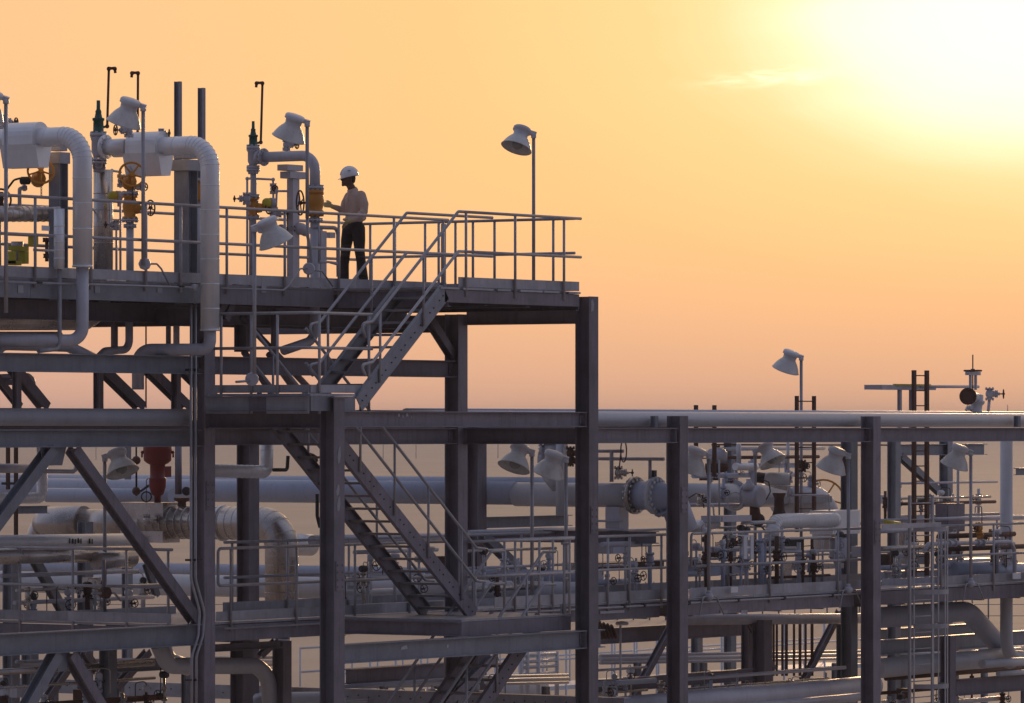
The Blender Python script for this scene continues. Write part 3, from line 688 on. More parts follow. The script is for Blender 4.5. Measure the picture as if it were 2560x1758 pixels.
def vent(label, px0, py0, px1, py1, v, hook):
    a, b = PV(px0, py0, v), PV(px1, py1, v); b = Vector((b.x, b.y, b.z)); k = RT * hook
    t = thing('vent_pipe', label, 'pipe', a, 'thin rusty vent pipes')
    part(t, 'stem', MB().tube([a - RT * .06 * (1 if hook > 0 else 1), a, b] if False else rnd([a - RT * .09 + Vector((0, 0, -.02)), a, b], .03), .019, 8), 'rust')
    part(t, 'elbow', MB().ball(a, .034, 10, 6), 'rust')
    h = rnd([b, b + Vector((0, 0, .05)), b + k * .045 + Vector((0, 0, .04)), b + k * .09 + Vector((0, 0, .05)), b + k * .10 + Vector((0, 0, -.03))], .03, 4)
    hk = MB().tube(h, .022, 8)
    for q in (b + Vector((0, 0, .035)), b + k * .092 + Vector((0, 0, .035))): hk.ball(q, .035, 10, 6)
    part(t, 'gooseneck', hk, 'rust')
cA = relief('dark green relief valve between the two insulated pipes', 246, 257, 1.35, 368)
cB = relief('dark green relief valve left of the pipe bend near the worker', 633, 308, 1.3, 394, .82)
vent('thin rusty vent pipe with gooseneck, leftmost, above the green relief valve', 268, 316, 272, 178, 1.35, 1)
vent('thin rusty vent pipe with gooseneck behind the left hanging floodlight', 344, 333, 345, 189, 1.6, -1)
vent('thin rusty vent pipe with gooseneck above the second green relief valve', 652, 356, 656, 214, 1.3, -1)
# inlet risers under the relief valves
pipe('pipe', 'thick insulated vertical riser standing behind the left platform rail', [PV(258, 696, 1.5), PV(258, 425, 1.5)], .15, 'cladw', seams=.9)
pipe('pipe', 'short neck pipe under the first green relief valve', [cA + Vector((0, 0, -.25)), PV(250, 424, 1.45)], .06, 'pipe', flanges=[(0, .5)])
ris = pipe('pipe', 'narrow inlet riser under the second green relief valve down to the floor', [cB + Vector((0, 0, -.2)), PV(634, 452, 1.3), PV(632, 700, 1.3)], .05, 'pipe', flanges=[(0, .2), (1, .22), (1, .24)])
pipe('pipe', 'outlet stub of the first green relief valve into the hood', [cA + Vector((0, -.1, 0)), Vector((cA.x, .82, cA.z - .0))], .11, 'clad', flanges=[(0, .1)])
# third train: bare bend with orange valve
p_v = .1; ub_ = XU(797, p_v)
zb_ = cB.z
pipe('pipe', 'bare grey relief pipe bending down into the orange valve beside the worker', [cB + Vector((0, -.2, 0)), Vector((cB.x, p_v, zb_)), Vector((cB.x, p_v, ZV(797, 470, p_v)))], .083, 'pipe', rad=.26, flanges=[(0, .01)], n=22)
ub_ = cB.x
ov = thing('orange_valve', 'stubby orange valve body with flanges at the worker hand', 'valve', (ub_, p_v, ZV(797, 530, p_v)), 'orange valves')
zt_, zq_ = ZV(797, 470, p_v), ZV(797, 535, p_v)
part(ov, 'body', MB().lathe((ub_, p_v, zq_), (0, 0, 1), [(.115, 0), (.13, .02), (.13, .05), (.118, .06), (.135, .13), (.145, .2), (.135, .28), (.118, .33), (.13, .34), (.13, zt_ - zq_ - .03), (.11, zt_ - zq_ - .03)], 26), 'orange')
part(ov, 'flange', MB().flange((ub_, p_v, zt_), (0, 0, 1), .142, .04, 10, .014), 'pipe'); part(ov, 'flange', MB().flange((ub_, p_v, zt_ - .07), (0, 0, 1), .14, .045, 10, .014), 'orange')
part(ov, 'flange', MB().flange((ub_, p_v, zq_), (0, 0, 1), .142, .04, 10, .014), 'orange')
oc_ = Vector((ub_, p_v, zq_ + .17))
part(ov, 'handwheel', MB().wheel(oc_ - RT * .23, (RT - FW * .28).normalized(), .19, .014, 4), 'rust')
part(ov, 'stem', MB().tube([oc_ - RT * .25, oc_], .02, 8), 'rust')
pipe('pipe', 'vertical pipe below the orange valve passing down through the platform', [Vector((ub_, p_v, zq_ - .02)), PV(797, 855, p_v) * 1.0 if False else Vector((ub_, p_v, ZV(797, 850, p_v))), Vector((ub_ - .8, p_v + .02, ZV(797, 878, p_v)))], .075, 'pipe', rad=.25, flanges=[(0, .04)])
pst = thing('pipe_support', 'boxed steel pipe support post right of the relief pipe bend', 'support', PV(732, 698, .9))
part(pst, 'post', MB().box((XU(725, .9), .84, ZD), (XU(741, .9), .96, ZV(732, 448, .9))), 'pipe')
part(pst, 'bracket', MB().box((XU(713, .9), .80, ZV(732, 447, .9)), (XU(757, .9), 1.0, ZV(732, 430, .9))), 'pipe')
part(pst, 'saddle', MB().box((XU(706, .9), .80, ZV(732, 428, .9)), (XU(745, .9), 1.0, ZV(732, 413, .9))), 'pipe')
part(pst, 'base_plate', MB().box((XU(715, .9), .78, ZD), (XU(750, .9), 1.02, ZD + .02)), 'plate')
# supports under the insulated pipes: H posts with cap boxes, two reaching far above
def support(label, px, v, pytop, wpx, capw, caph, tall=None, m='steelb', yb=698):
    t = thing('pipe_support', label, 'support', PV(px, yb, v), 'pipe support posts')
    u = XU(px, v); w_ = wpx / 164 / 1.387
    part(t, 'post', MB().ibeam((u, v, ZD - .3), (u, v, ZV(px, pytop, v)), w_, w_, .014, .01, up=(1, 0, 0)), m)
    zt = ZV(px, pytop, v); c = capw / 164 / 1.387 / 2
    part(t, 'cap_box', MB().box((u - c, v - c, zt + .002), (u + c, v + c, zt + caph / 155)), 'plate')
    part(t, 'saddle', MB().box((u - c * .7, v - c * .8, zt + caph / 155 + .02), (u + c * .7, v + c * .8, zt + caph / 155 + .12)), 'plate')
    return t
support('square pipe support post under the left insulated relief pipe', 146, .25, 410, 46, 56, 26)
support('square pipe support post under the hood near the corner column', 466, .35, 428, 56, 84, 26)
for label, px, py in (('tall plain steel post, left of the two sticking up behind the pipes', 445, 204), ('tall plain steel post, right of the two sticking up behind the pipes', 504, 220)):
    u = XU(px, 1.4); solo('steel_post', MB().ibeam((u, 1.4, ZD), (u, 1.4, ZV(px, py, 1.4)), .095, .08, .01, .008, up=(0, 1, 0)), 'steelb', label, 'post', 'tall steel posts')
# orange chain wheels and valves
def chainwheel(label, px, py, v, R=.19, hub=True, ax=(-.75, -.75, .35), chain=10, vb=None):
    c = PV(px, py, v); t = thing('handwheel_valve', label, 'valve', c, 'orange handwheel valves'); a = Vector(ax).normalized()
    hw = part(t, 'handwheel', MB().wheel(c, a, R, .018, 5), 'orange')
    part(t, 'bonnet', MB().lathe(c - a * .3, a, [(.09, 0), (.085, .1), (.05, .14), (.04, .28)], 14), 'orange')
    part(t, 'body', MB().lathe(c - a * .42, a, [(.06, 0), (.11, .03), (.11, .12), (.07, .16)], 14), 'orange')
    if chain:
        cm = MB()
        for i in range(chain): cm.torus(c - Vector((0, 0, R + .022 * i)) + Vector((0, -.01, 0)), (1, 0, 0) if i % 2 else (0, 1, 0), .015, .0045, 8, 4)
        part(hw, 'chain', cm, 'dark', kind='stuff')
chainwheel('orange chain wheel valve below the left sheet metal hood', 102, 428, .3)
chainwheel('orange chain wheel valve hanging below the second sheet metal hood', 330, 436, .3)
# orange valve stations at mid height
def station(label, px, py, v, s=1.0, wside=1, wlabel=None):
    c = PV(px, py, v); t = thing('orange_valve', label, 'valve', c, 'orange valves')
    part(t, 'body', MB().lathe(c + Vector((0, 0, -.14 * s)), (0, 0, 1), [(.1 * s, 0), (.1 * s, .03), (.075 * s, .035), (.09 * s, .10 * s), (.1 * s, .16 * s), (.09 * s, .22 * s), (.075 * s, .27 * s), (.1 * s, .275 * s), (.1 * s, .31 * s)], 20), 'orange')
    for dz in (-.16, .19): part(t, 'flange', MB().flange(c + Vector((0, 0, dz * s)), (0, 0, 1), .112 * s, .03, 8, .013), 'pipe')
    k = RT * wside
    part(t, 'bonnet', MB().lathe(c, k, [(.09 * s, .05), (.075 * s, .14), (.04, .16), (.035, .24)], 14), 'orange')
    part(t, 'handwheel', MB().wheel(c + k * .27 * s, (k + FW * -.6).normalized(), .1 * s, .012, 5), 'rust')
    return c
c1 = station('orange valve with side handwheel left of the corner column above the rail', 325, 520, .75, 1.15)
c2 = station('orange valve with side handwheel below the second green relief valve', 632, 520, 1.3, .95)
pipe('pipe', 'grey pipe through the orange valve left of the corner column', [PV(325, 700, .75), PV(325, 555, .75)], .058, 'pipe', flanges=[(0, .93)])
pipe('pipe', 'grey pipe rising from the orange valve left of the corner column', [PV(325, 488, .75), PV(325, 430, .75), PV(333, 400, .75)], .05, 'pipe', flanges=[(0, .08)])
cy = PV(494, 480, .9); t = thing('orange_valve', 'orange valve half hidden behind the drop pipe at the corner column', 'valve', cy, 'orange valves')
part(t, 'body', MB().lathe(cy + Vector((0, 0, -.14)), (0, 0, 1), [(.09, 0), (.1, .05), (.1, .24), (.09, .3)], 18), 'orange'); part(t, 'flange', MB().flange(cy + Vector((0, 0, .18)), (0, 0, 1), .115, .03, 8, .013), 'pipe')
part(t, 'riser', MB().tube([cy + Vector((0, 0, -.14)), PV(494, 700, .9)], .05, 12), 'pipe')
# small bypass loops
def loop(label, v, pts, r=.018, m='pipe', elb=True, name='bypass_pipe', group='small bore pipe loops'):
    P = path(v, pts); t = thing(name, label, 'pipe', P[-1], group); part(t, 'pipe_run', MB().tube(rnd(P, .04, 4), r, 8), m)
    if elb:
        for q in P[1:-1]: part(t, 'elbow', MB().ball(q, r * 1.75, 10, 6), m)
    return t
loop('small bore bypass loop round the second relief valve, left side', 1.28, [(618, 700), (618, 447), (633, 446)])
loop('small bore bypass loop round the second relief valve, right side', 1.28, [(640, 447), (683, 449), (683, 476), (684, 520)])
loop('small bore drain pipe bending over the rail right of the yellow dome', 1.0, [(690, 520), (692, 478), (722, 478), (724, 560)])
loop('small bore bypass pipe above the riser left of the corner column', 1.4, [(235, 428), (280, 427), (300, 430), (301, 470)])
loop('small bore vertical drain pipe behind the left rail', 1.2, [(301, 480), (301, 694)], elb=False); loop('second small bore drain pipe close beside the first behind the left rail', 1.2, [(291, 560), (291, 694)], elb=False)
loop('looped small bore pipe behind the left drop pipe at the platform edge', -.1, [(150, 520), (88, 522), (88, 625), (140, 628)], .02)
valve('small needle valve sideways on the bypass loop left of second relief valve', PV(617, 497, 1.25), (0, 0, 1), -RT, .72, 'pipe', 'rust', .045, 'small needle valves')
valve('small gate valve on the bypass loop under the flanged elbow', PV(683, 472, 1.28), (0, 0, 1), (RT * .2 + FW * -.9), .6, 'pipe', 'rust', .045, 'small needle valves')
valve('small gate valve low on the riser behind the platform rail', PV(684, 535, 1.1), (0, 0, 1), RT, .8, 'pipe', 'rust', .07, 'small needle valves', chain=14)
valve('small gate valve beside the insulated riser, handwheel to the right', PV(303, 452, 1.2), (0, 0, 1), RT * .3 - FW, .7, 'pipe', 'rust', .055, 'small needle valves')
valve('small gate valve on stem above the orange valve, handwheel to the right', PV(345, 468, .8), RT, RT * .6 - FW * .7, .6, 'pipe', 'rust', .06, 'small needle valves')
valve('small globe valve low behind the left platform rail', PV(291, 562, 1.1), (0, 0, 1), -RT, .6, 'pipe', 'rust', .045, 'small needle valves')
valve('vent valve on top of the hood under the left hanging floodlight', PV(322, 326, .6), (0, 0, 1), -RT - FW * .5, .8, 'pipe', 'rust', .075, 'vent valves on pipe tops')
valve('vent valve standing on the bare relief pipe bend', PV(716, 362, .75), (0, 0, 1), RT - FW * .5, .7, 'pipe', 'rust', .065, 'vent valves on pipe tops')
valve('vent valve on top of the hood beside the tall posts', PV(403, 333, .3), (0, 0, 1), RT, .45, 'pipe', 'rust', .055, 'vent valves on pipe tops')
valve('vent valve on the left insulated pipe at the picture edge', PV(8, 306, 1.4), (0, 0, 1), RT - FW * .4, .8, 'pipe', 'rust', .06, 'vent valves on pipe tops')
solo('vent_stub', MB().tube([PV(6, 330, 1.4), PV(6, 306, 1.4)], .03, 10).ball(PV(6, 306, 1.4), .045), 'pipe', 'short vent stub under the left edge vent valve', 'pipe')
solo('vent_stub', MB().tube([PV(716, 385, .75), PV(716, 372, .75)], [.035, .025], 10), 'pipe', 'short vent stub on the bare relief pipe bend', 'pipe')
for label, px, py, v in (('round yellow gauge dome behind the insulated riser left of the rail', 283, 490, 1.15), ('round yellow gauge dome right of the second orange valve', 668, 507, 1.1)):
    c = PV(px, py, v); t = thing('pressure_gauge', label, 'gauge', c, 'yellow domed gauges'); d = (-RT * .8 - FW * .5).normalized()
    part(t, 'dome', MB().lathe(c, d, [(.07, -.05), (.075, 0), (.07, .04), (.045, .07), (.012, .082)], 16), 'yellow'); part(t, 'case', MB().lathe(c, d, [(.075, -.13), (.08, -.12), (.08, -.05)], 16), 'pipe')
    part(t, 'stem', MB().tube([c - d * .09, c - d * .09 - Vector((0, 0, .16))], .018, 8), 'pipe')
# left edge pipework
pipe('insulated_pipe', 'fat insulated pipe end behind the rail at the left picture edge', [PV(-60, 535, .6), PV(140, 535, .6)], .115, 'cladw', seams=.5)
pipe('insulated_pipe', 'short vertical insulated pipe left of the left relief drop pipe', [PV(148, 522, -.45), PV(148, 673, -.45)], .078, 'clad', seams=.42)
pipe('pipe', 'thin grey drain pipe dropping below the platform to a low elbow', [PV(149, 660, -.45), PV(149, 872, -.45), PV(96, 878, -.45)], .032, 'galv', rad=.1)
tr = thing('instrument', 'dark transmitter head on a bent pipe left of the orange wheel', 'instrument', PV(50, 520, .7))
part(tr, 'stand_pipe', MB().tube(rnd([PV(49, 515, .7), PV(49, 472, .7), PV(60, 470, .7)], .03), .03, 10), 'pipe'); part(tr, 'sensor', MB().ball(PV(61, 470, .7), .05), 'pipe')
part(tr, 'housing', MB().lathe(PV(52, 452, .7), RT * .9 - FW * .3, [(.05, 0), (.06, .01), (.06, .13), (.05, .14)], 14), 'dark'); part(tr, 'cable', MB().tube(rnd([PV(50, 446, .7), PV(35, 450, .7), PV(20, 470, .7), PV(2, 500, .7)], .15), .016, 8), 'dark')
yb = thing('yellow_stand', 'yellow painted equipment stand behind the left platform rail', 'stand', PV(40, 668, .8))
for x0, x1, y0, y1 in ((20, 85, 585, 592), (78, 88, 585, 615), (22, 64, 614, 628), (22, 32, 628, 660), (54, 64, 628, 660), (22, 46, 652, 664)):
    a, b = PV(x0, y0, .8), PV(x1, y1, .8); part(yb, 'frame_bar', MB().box((a.x, .74, a.z), (b.x, .86, b.z)), 'yellow')
part(yb, 'cylinder', MB().lathe(PV(43, 655, .95), (0, 0, 1), [(.09, 0), (.09, .3)], 16), 'pipe')
solo('warning_sign', MB().box((XU(104, -.47), -.475, ZV(110, 577, -.47)), (XU(123, -.47), -.469, ZV(110, 564, -.47))), 'sign', 'small white sign plate on the rail left of the drop pipe', 'sign')
solo('wheel_valve_post', MB().tube([PV(2, 540, 1.2), PV(2, 480, 1.2)], .04).wheel(PV(2, 500, 1.1), RT * .5 - FW, .16, .016, 4), 'rust', 'rusty handwheel post at the left picture edge above the rail', 'valve')
for label, px, ys, v in (('bolted flange stack low on the riser behind the left rail', 117, (600, 640), .9),):
    t = thing('relief_nozzle', label, 'nozzle', PV(px, ys[1], v)); part(t, 'stem', MB().tube([PV(px, ys[0], v), PV(px, ys[1] + 14, v)], .028, 10), 'rust'); fl(t, PV(px, ys[0], v), (0, 0, 1), .06, 'rust', .03, 6); fl(t, PV(px, ys[1], v), (0, 0, 1), .05, 'rust', .03, 6)
# level instruments right of the corner column
pipe('pipe', 'horizontal pipe with bolted flanges behind the rail near the worker', [PV(650, 575, 1.0), PV(800, 577, 1.0)], .055, 'pipe', flanges=[(0, .2), (0, .35), (0, .75)])
t = thing('pump_housing', 'purple grey round pump housing behind the rail below the orange valve', 'pump', PV(748, 590, .9)); part(t, 'body', MB().lathe(PV(735, 572, .9), RT, [(.05, 0), (.09, .03), (.1, .1), (.085, .16), (.05, .2)], 18), 'pipe'); fl(t, PV(733, 572, .9), RT, .1, 'dark', .025, 8)
pipe('pipe', 'thick grey pipe loop arching down beside the worker legs', [PV(780, 568, -.25), PV(845, 570, -.25), PV(846, 692, -.25)], .032, 'galv', rad=.12)
t = thing('level_gauge', 'vertical sight gauge with flared link beside the worker legs', 'gauge', PV(797, 660, -.3)); part(t, 'tube', MB().tube([PV(797, 550, -.3), PV(797, 656, -.3)], .016, 8), 'galv'); part(t, 'link', MB().tube([PV(797, 656, -.3), PV(820, 655, -.3), PV(845, 660, -.3)], [.03, .018, .03], 8), 'pipe')
part(t, 'top_tee', MB().ball(PV(797, 552, -.3), .03), 'galv')
t = thing('pipe_support', 'wide grey H post below the orange valve behind the rail', 'support', PV(800, 698, .25)); u = XU(800, .25); part(t, 'post', MB().ibeam((u, .25, ZD), (u, .25, ZV(800, 578, .25)), .15, .15, .012, .009, up=(0, 1, 0)), 'pipe'); part(t, 'arm', MB().box((XU(818, .25), .2, ZV(800, 594, .25)), (XU(832, .25), .3, ZV(800, 580, .25))), 'pipe')
t = thing('junction_box', 'round conduit box hanging at the rail below the pump housing', 'box', PV(772, 680, -.42)); part(t, 'box', MB().lathe(PV(772, 672, -.42), -FW, [(.085, -.05), (.095, -.02), (.095, .03), (.08, .05)], 18), 'pipe'); part(t, 'conduit', MB().tube(rnd([PV(772, 672, -.42), PV(750, 672, -.42), PV(740, 690, -.42), PV(722, 718, -.42)], .06), .014, 8), 'galv'); part(t, 'riser', MB().tube(rnd([PV(777, 664, -.42), PV(777, 628, -.42), PV(769, 590, -.42), PV(768, 545, -.42)], .1), .026, 8), 'galv'); part(t, 'tail', MB().tube(rnd([PV(786, 676, -.42), PV(805, 678, -.42), PV(832, 716, -.42)], .06), .014, 8), 'galv')
t = thing('junction_box', 'octagonal conduit box low at the platform rail right of the drop pipe', 'box', PV(362, 660, -.42)); part(t, 'box', MB().lathe(PV(362, 660, -.42), -FW, [(.08, -.06), (.095, -.02), (.095, .03), (.07, .05)], 8, False), 'pipe'); part(t, 'conduit', MB().tube(rnd([PV(372, 660, -.42), PV(392, 660, -.42), PV(403, 672, -.42), PV(425, 715, -.42)], .06), .014, 8), 'galv')
t = thing('conduit', 'long thin conduit run along the upper platform edge beam', 'conduit', PV(0, 706, -.5)); part(t, 'tube', MB().tube(rnd([PV(-40, 704, -.48), PV(462, 718, -.48), PV(486, 720, -.48), PV(488, 760, -.48)], .08), .016, 8), 'galv')
for x in (90, 445): part(t, 'coupling', MB().tube([PV(x, 707 + x * .026 - 3, -.48), PV(x + 14, 707.4 + x * .026 - 3, -.48)], .022, 8), 'dark')
t2 = thing('conduit', 'thin conduit along the edge beam right of the corner column', 'conduit', PV(550, 722, -.5)); part(t2, 'tube', MB().tube(rnd([PV(552, 721, -.48), PV(708, 726, -.48), PV(722, 715, -.48), PV(738, 690, -.48)], .08), .016, 8), 'galv')
for label, x in (('thin conduit clamped to the corner column, left of the pair', 477.5), ('thin conduit clamped to the corner column, right of the pair', 489)):
    t = thing('conduit', label, 'conduit', PV(x, 1758, -.2), 'column conduits'); part(t, 'tube', MB().tube(rnd([PV(x, 725, -.2), PV(x, 1450, -.2), PV(x + 22, 1530, -.2), PV(x + 18, 1590, -.2), PV(x + 2, 1640, -.2), PV(x + 2, 1800, -.2)], .3), .02, 8), 'galv')
    for y in (925, 1400, 1700): part(t, 'clamp', MB().box(PV(x - 5, y + 3, -.215), PV(x + 7, y - 3, -.14)), 'dark')
solo('conduit_box', MB().ball(PV(486, 719, -.47), .055), 'pipe', 'small round conduit box at the top of the corner column', 'box')
for label, px, v, y0, y1, r in (('thin steel pole left of the left drop pipe passing below the platform', 15, -.52, 780, 250, .03),):
    pass

# ------------------------------------------------------------------ floodlights, upper level
lamp('floodlight cut by the left picture edge on a tall pole', 15, 251, -.52, ZV(15, 782, -.52), 'away', 1.0, base=False)
lamp('floodlight hanging above the second sheet metal hood on the left', 358, 270, -.44, ZV(358, 664, -.44), 'away', 1.0, base=False)
lamp('floodlight above the bare relief pipe bend left of the worker', 768, 309, -.44, ZV(768, 545, -.44), 'away', 1.0, base=False)
lamp('lone floodlight on a tall pole at the right end of the upper platform', 1334, 338, .6, ZD, 'near', 1.0)
lamp('floodlight bent back towards the pipes in front of the platform rail', 636, 572, -2.3, ZV(636, 935, -2.3), 'away', 1.0, base=False, side=1, turn=.42)
t = thing('junction_box', 'round junction box under the forward floodlight at the landing', 'box', PV(632, 960, -2.25)); part(t, 'box', MB().lathe(PV(630, 948, -2.2), -FW, [(.085, -.06), (.1, -.02), (.1, .04), (.08, .06)], 18), 'pipe'); part(t, 'conduit', MB().tube([PV(630, 952, -2.2), PV(590, 955, -2.2)], .018, 8), 'galv')

# ------------------------------------------------------------------ pipes below the upper platform (dark, seen against the sky)
pipe('insulated_pipe', 'big lagged pipe slung under the left of the upper platform', [PV(-60, 800, 1.6), PV(215, 800, 1.6), PV(285, 742, 1.6), PV(290, 690, 1.6)], .155, 'cladw', rad=.4, seams=.3)
pipe('pipe', 'dark horizontal pipe below the lagged pipe at the left', [PV(-60, 838, 1.8), PV(150, 838, 1.8)], .055, 'pipe')
pipe('pipe', 'dark drain header on the left beam with raised end', [PV(-20, 900, .3), PV(2, 862, .3), PV(30, 862, .3), PV(170, 866, .3), PV(240, 900, .3)], .085, 'pipe', rad=.3)
pipe('pipe', 'pipe dropping from the platform and turning left along the beam', [PV(323, 770, 1.0), PV(323, 874, 1.0), PV(262, 878, 1.0), PV(240, 900, 1.0)], .06, 'pipe', rad=.16)
pipe('pipe', 'vertical dark pipe left of the dropping pipe below the platform', [PV(286, 770, 1.3), PV(286, 876, 1.3)], .055, 'steel')
pipe('pipe', 'thin rod hanging below the platform at the left', [PV(365, 770, 1.2), PV(365, 1020, 1.2)], .012, 'dark'); pipe('pipe', 'vertical hanger below the platform left of the corner column', [PV(421, 770, 1.2), PV(421, 870, 1.2)], .04, 'steel')
t = thing('pipe_support', 'short banded pipe stub below the platform left of the corner column', 'support', PV(441, 865, 1.3)); part(t, 'stub', MB().tube([PV(441, 864, 1.3), PV(441, 792, 1.3)], .05, 12), 'pipe'); part(t, 'clamp', MB().box(PV(428, 799, 1.22), PV(456, 786, 1.4)), 'plate')
pipe('pipe', 'pale pipe stub behind the struts at the far left', [PV(-30, 944, 2.0), PV(70, 940, 2.0), PV(82, 950, 2.0), PV(82, 1000, 2.0)], .045, 'pipe', rad=.12); solo('cable_tray', MB().box(PV(-30, 962, 1.9), PV(33, 950, 2.2)), 'steel', 'dark cable tray behind the struts at the far left', 'tray')
pipe('pipe', 'vertical hanger below the platform right of the corner column', [PV(684, 770, .8), PV(684, 872, .8)], .045, 'steel')
for label, px, w_ in (('thick dark column stub behind the landing rail', 612, .2),): solo('column_stub', MB().ibeam(PV(612, 880, 1.0), PV(612, 780, 1.0), .24, .24, .015, .01, up=(0, 1, 0)), 'steel', label, 'post')
solo('bracket_box', MB().box(PV(626, 815, .8), PV(654, 788, 1.0)).box(PV(690, 815, .8), PV(724, 800, 1.0)), 'steel', 'pair of hanging steel brackets below the platform', 'bracket') if False else None

# ------------------------------------------------------------------ long pipes on the rack
zc1 = (ZV(1500, 1030, .45) + ZV(1500, 1069, .45)) / 2
solo('rack_pipe', MB().tube([(-9, .45, zc1 + .03), (34, .45, zc1 - .005)], .13, 24), 'pipew', 'long pale pipe lying on the rack beam, nearer of the two', 'pipe', 'long pipes on the rack')
solo('rack_pipe', MB().tube([(7, 1.1, ZV(1500, 1023, 1.1) - .14), (34, 1.1, ZV(1500, 1023, 1.1) - .15)], .14, 24), 'pipeb', 'long pipe lying on the rack behind the pale pipe', 'pipe', 'long pipes on the rack')
for label, px in (('short steel stub against the rack pipe left of the third column', 1636), ('short steel stub against the rack pipe at the right picture edge', 2543)):
    solo('pipe_stop', MB().ibeam(PV(px, 1068, .2), PV(px, 1040, .2), .1, .1, .01, .008, up=(0, 1, 0)), 'steelb', label, 'stub', 'pipe stops on the rack')

# ------------------------------------------------------------------ lower platform
lo = thing('platform', 'long lower walkway platform of grey plate with channel edges', 'platform', (5, 1.5, ZL - .4))
UL0 = XV(0, 0) * 0 - .3
UR2 = 32.0
panels(lo, UL0, 4.1, .3, 4.4, ZL, 1.1, m='plate'); panels(lo, 4.1, UR2, .3, 2.85, ZL, 1.4, m='plate')
panels(lo, XU(1062, -2.2) + 1.0, UC - .16, -2.2, .296, ZL, .9, m='plate')
zlb = ZV(640, 1599, .28)
for a, b in ((.16, UF - .14), (UF + .14, UD - .14), (UD + .14, UE - .14), (UE + .14, UR2)): fascia_u(lo, a, b, .28, ZL - .05, zlb)
part(lo, 'edge_beam', MB().channel((UL0, .3, (ZL - .05 + zlb) / 2), (UL0, 4.4, (ZL - .05 + zlb) / 2), ZL - .05 - zlb, .09, .012), 'steel')
e0, e1 = XU(1062, -2.2) + 1.0, UC - .16
fascia_u(lo, e0, e1, -2.2, ZL - .04, ZL - .26)
part(lo, 'edge_beam', MB().channel((e0, -2.19, ZL - .15), (e0, .27, ZL - .15), .22, .08, .012, flip=True), 'steel')
for u in [1.2 + 1.5 * i for i in range(20)]: part(lo, 'joist', MB().ibeam((u, .36, ZL - .2), (u, 2.8, ZL - .2), .24, .1, .01, .008), 'steel')
part(lo, 'edge_beam', MB().ibeam((4.2, 2.8, ZL - .22), (UR2, 2.8, ZL - .22), .3, .12, .012, .008), 'steel')
for a, b in ((1500, 1560), (1800, 1818), (1852, 1868)):
    p, q = PV(a, 1535, .27), PV(b, 1525, .27); part(lo, 'pale_patch', MB().box((p.x, .262, p.z), (q.x, .269, q.z)), 'plate')
xs_ = lambda x, v=.26: XU(x, v)
guardrail('lower platform guardrail between the corner column and the front column', [(xs_(545), .26), (xs_(1150), .26)], ZLT, ZLM, ZL, ends=('loop', 'open'), posts=[[.05, .31, .55, .78, .97]])
guardrail('lower platform guardrail just right of the tall front corner column', [(xs_(1240), .26), (xs_(1697), .26)], ZLT, ZLM, ZL, ends=('open', 'open'), posts=[[.1, .3, .6, .72, .9]], toeh=.17)
guardrail('lower platform guardrail with rounded ends between the two right columns', [(xs_(1728), .26), (xs_(2182), .26)], ZLT, ZLM, ZL, ends=('loop', 'loop'), posts=[[.42, .8, .97]], toeh=.17)
guardrail('lower platform guardrail right of the caged ladder', [(xs_(2345), .26), (xs_(2720), .26)], ZLT, ZLM, ZL, ends=('open', 'open'), posts=[[.02, .36, .75]], toeh=.17)
guardrail('rear guardrail of the lower platform running to the right edge', [(4.3, 2.8), (UR2, 2.8)], ZLT, ZLM, ZL, gap=1.7, toe=True)
guardrail('guardrail closing the left end of the lower platform beside the corner column', [(UL0, .35), (UL0, 4.35)], ZLT, ZLM, ZL, posts=[[.02, .22, .48, .74, .95]], drop=.3)
guardrail('short guardrail at the head of the lowest stair flight', [(u3t + .4, -2.17), (UC - .2, -2.17)], ZLT, ZLM, ZL, toe=True, posts=[[.35]])
guardrail('guardrail behind the lowest stair flight on the lower platform', [(XU(1172, -.2), -.2), (XU(1434, -.2), -.2)], ZLT, ZLM, ZL, toe=False, gap=.9)
cdt = thing('conduit', 'long thin conduit with clamps along the lower platform edge', 'conduit', PV(1494, 1521, .2))
part(cdt, 'tube', MB().tube(rnd([PV(560, 1572, .2), Vector((XU(1494, .2), .2, ZV(1494, 1521, .2))), Vector((XU(2175, .2), .2, ZV(1494, 1521, .2) + .02)), Vector((XU(2196, .2), .2, ZV(1494, 1560, .2)))], .1), .018, 8), 'galv')
for x in (1560, 1610, 1722, 1845, 1960, 2080):
    p = Vector((XU(x, .2), .2, ZV(1494, 1521, .2) + .008)); part(cdt, 'clamp', MB().box(p - Vector((.03, .03, .03)), p + Vector((.03, .05, .03))), 'dark')

# ------------------------------------------------------------------ rear columns and beams of the plant behind
bk = thing('rear_frame', 'rear steel frame of columns and beams behind the lower platform', 'frame', (14, 6, 0))
zrb = ZV(1600, 1108, -.1)
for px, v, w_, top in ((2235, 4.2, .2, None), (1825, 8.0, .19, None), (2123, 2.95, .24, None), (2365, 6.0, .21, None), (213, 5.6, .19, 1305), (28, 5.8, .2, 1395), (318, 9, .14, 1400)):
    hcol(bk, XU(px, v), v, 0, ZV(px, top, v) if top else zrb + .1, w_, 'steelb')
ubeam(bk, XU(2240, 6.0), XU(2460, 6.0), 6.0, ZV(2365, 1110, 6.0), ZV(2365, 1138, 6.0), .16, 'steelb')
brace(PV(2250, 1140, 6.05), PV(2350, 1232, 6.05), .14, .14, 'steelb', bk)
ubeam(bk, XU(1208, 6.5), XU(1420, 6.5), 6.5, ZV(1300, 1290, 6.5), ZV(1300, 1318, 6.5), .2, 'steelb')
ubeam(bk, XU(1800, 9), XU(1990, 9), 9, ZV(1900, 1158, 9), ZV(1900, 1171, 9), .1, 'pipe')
ubeam(bk, XU(2540, 5), XU(2720, 5), 5, ZV(2550, 1170, 5), ZV(2550, 1188, 5), .12, 'steelb')
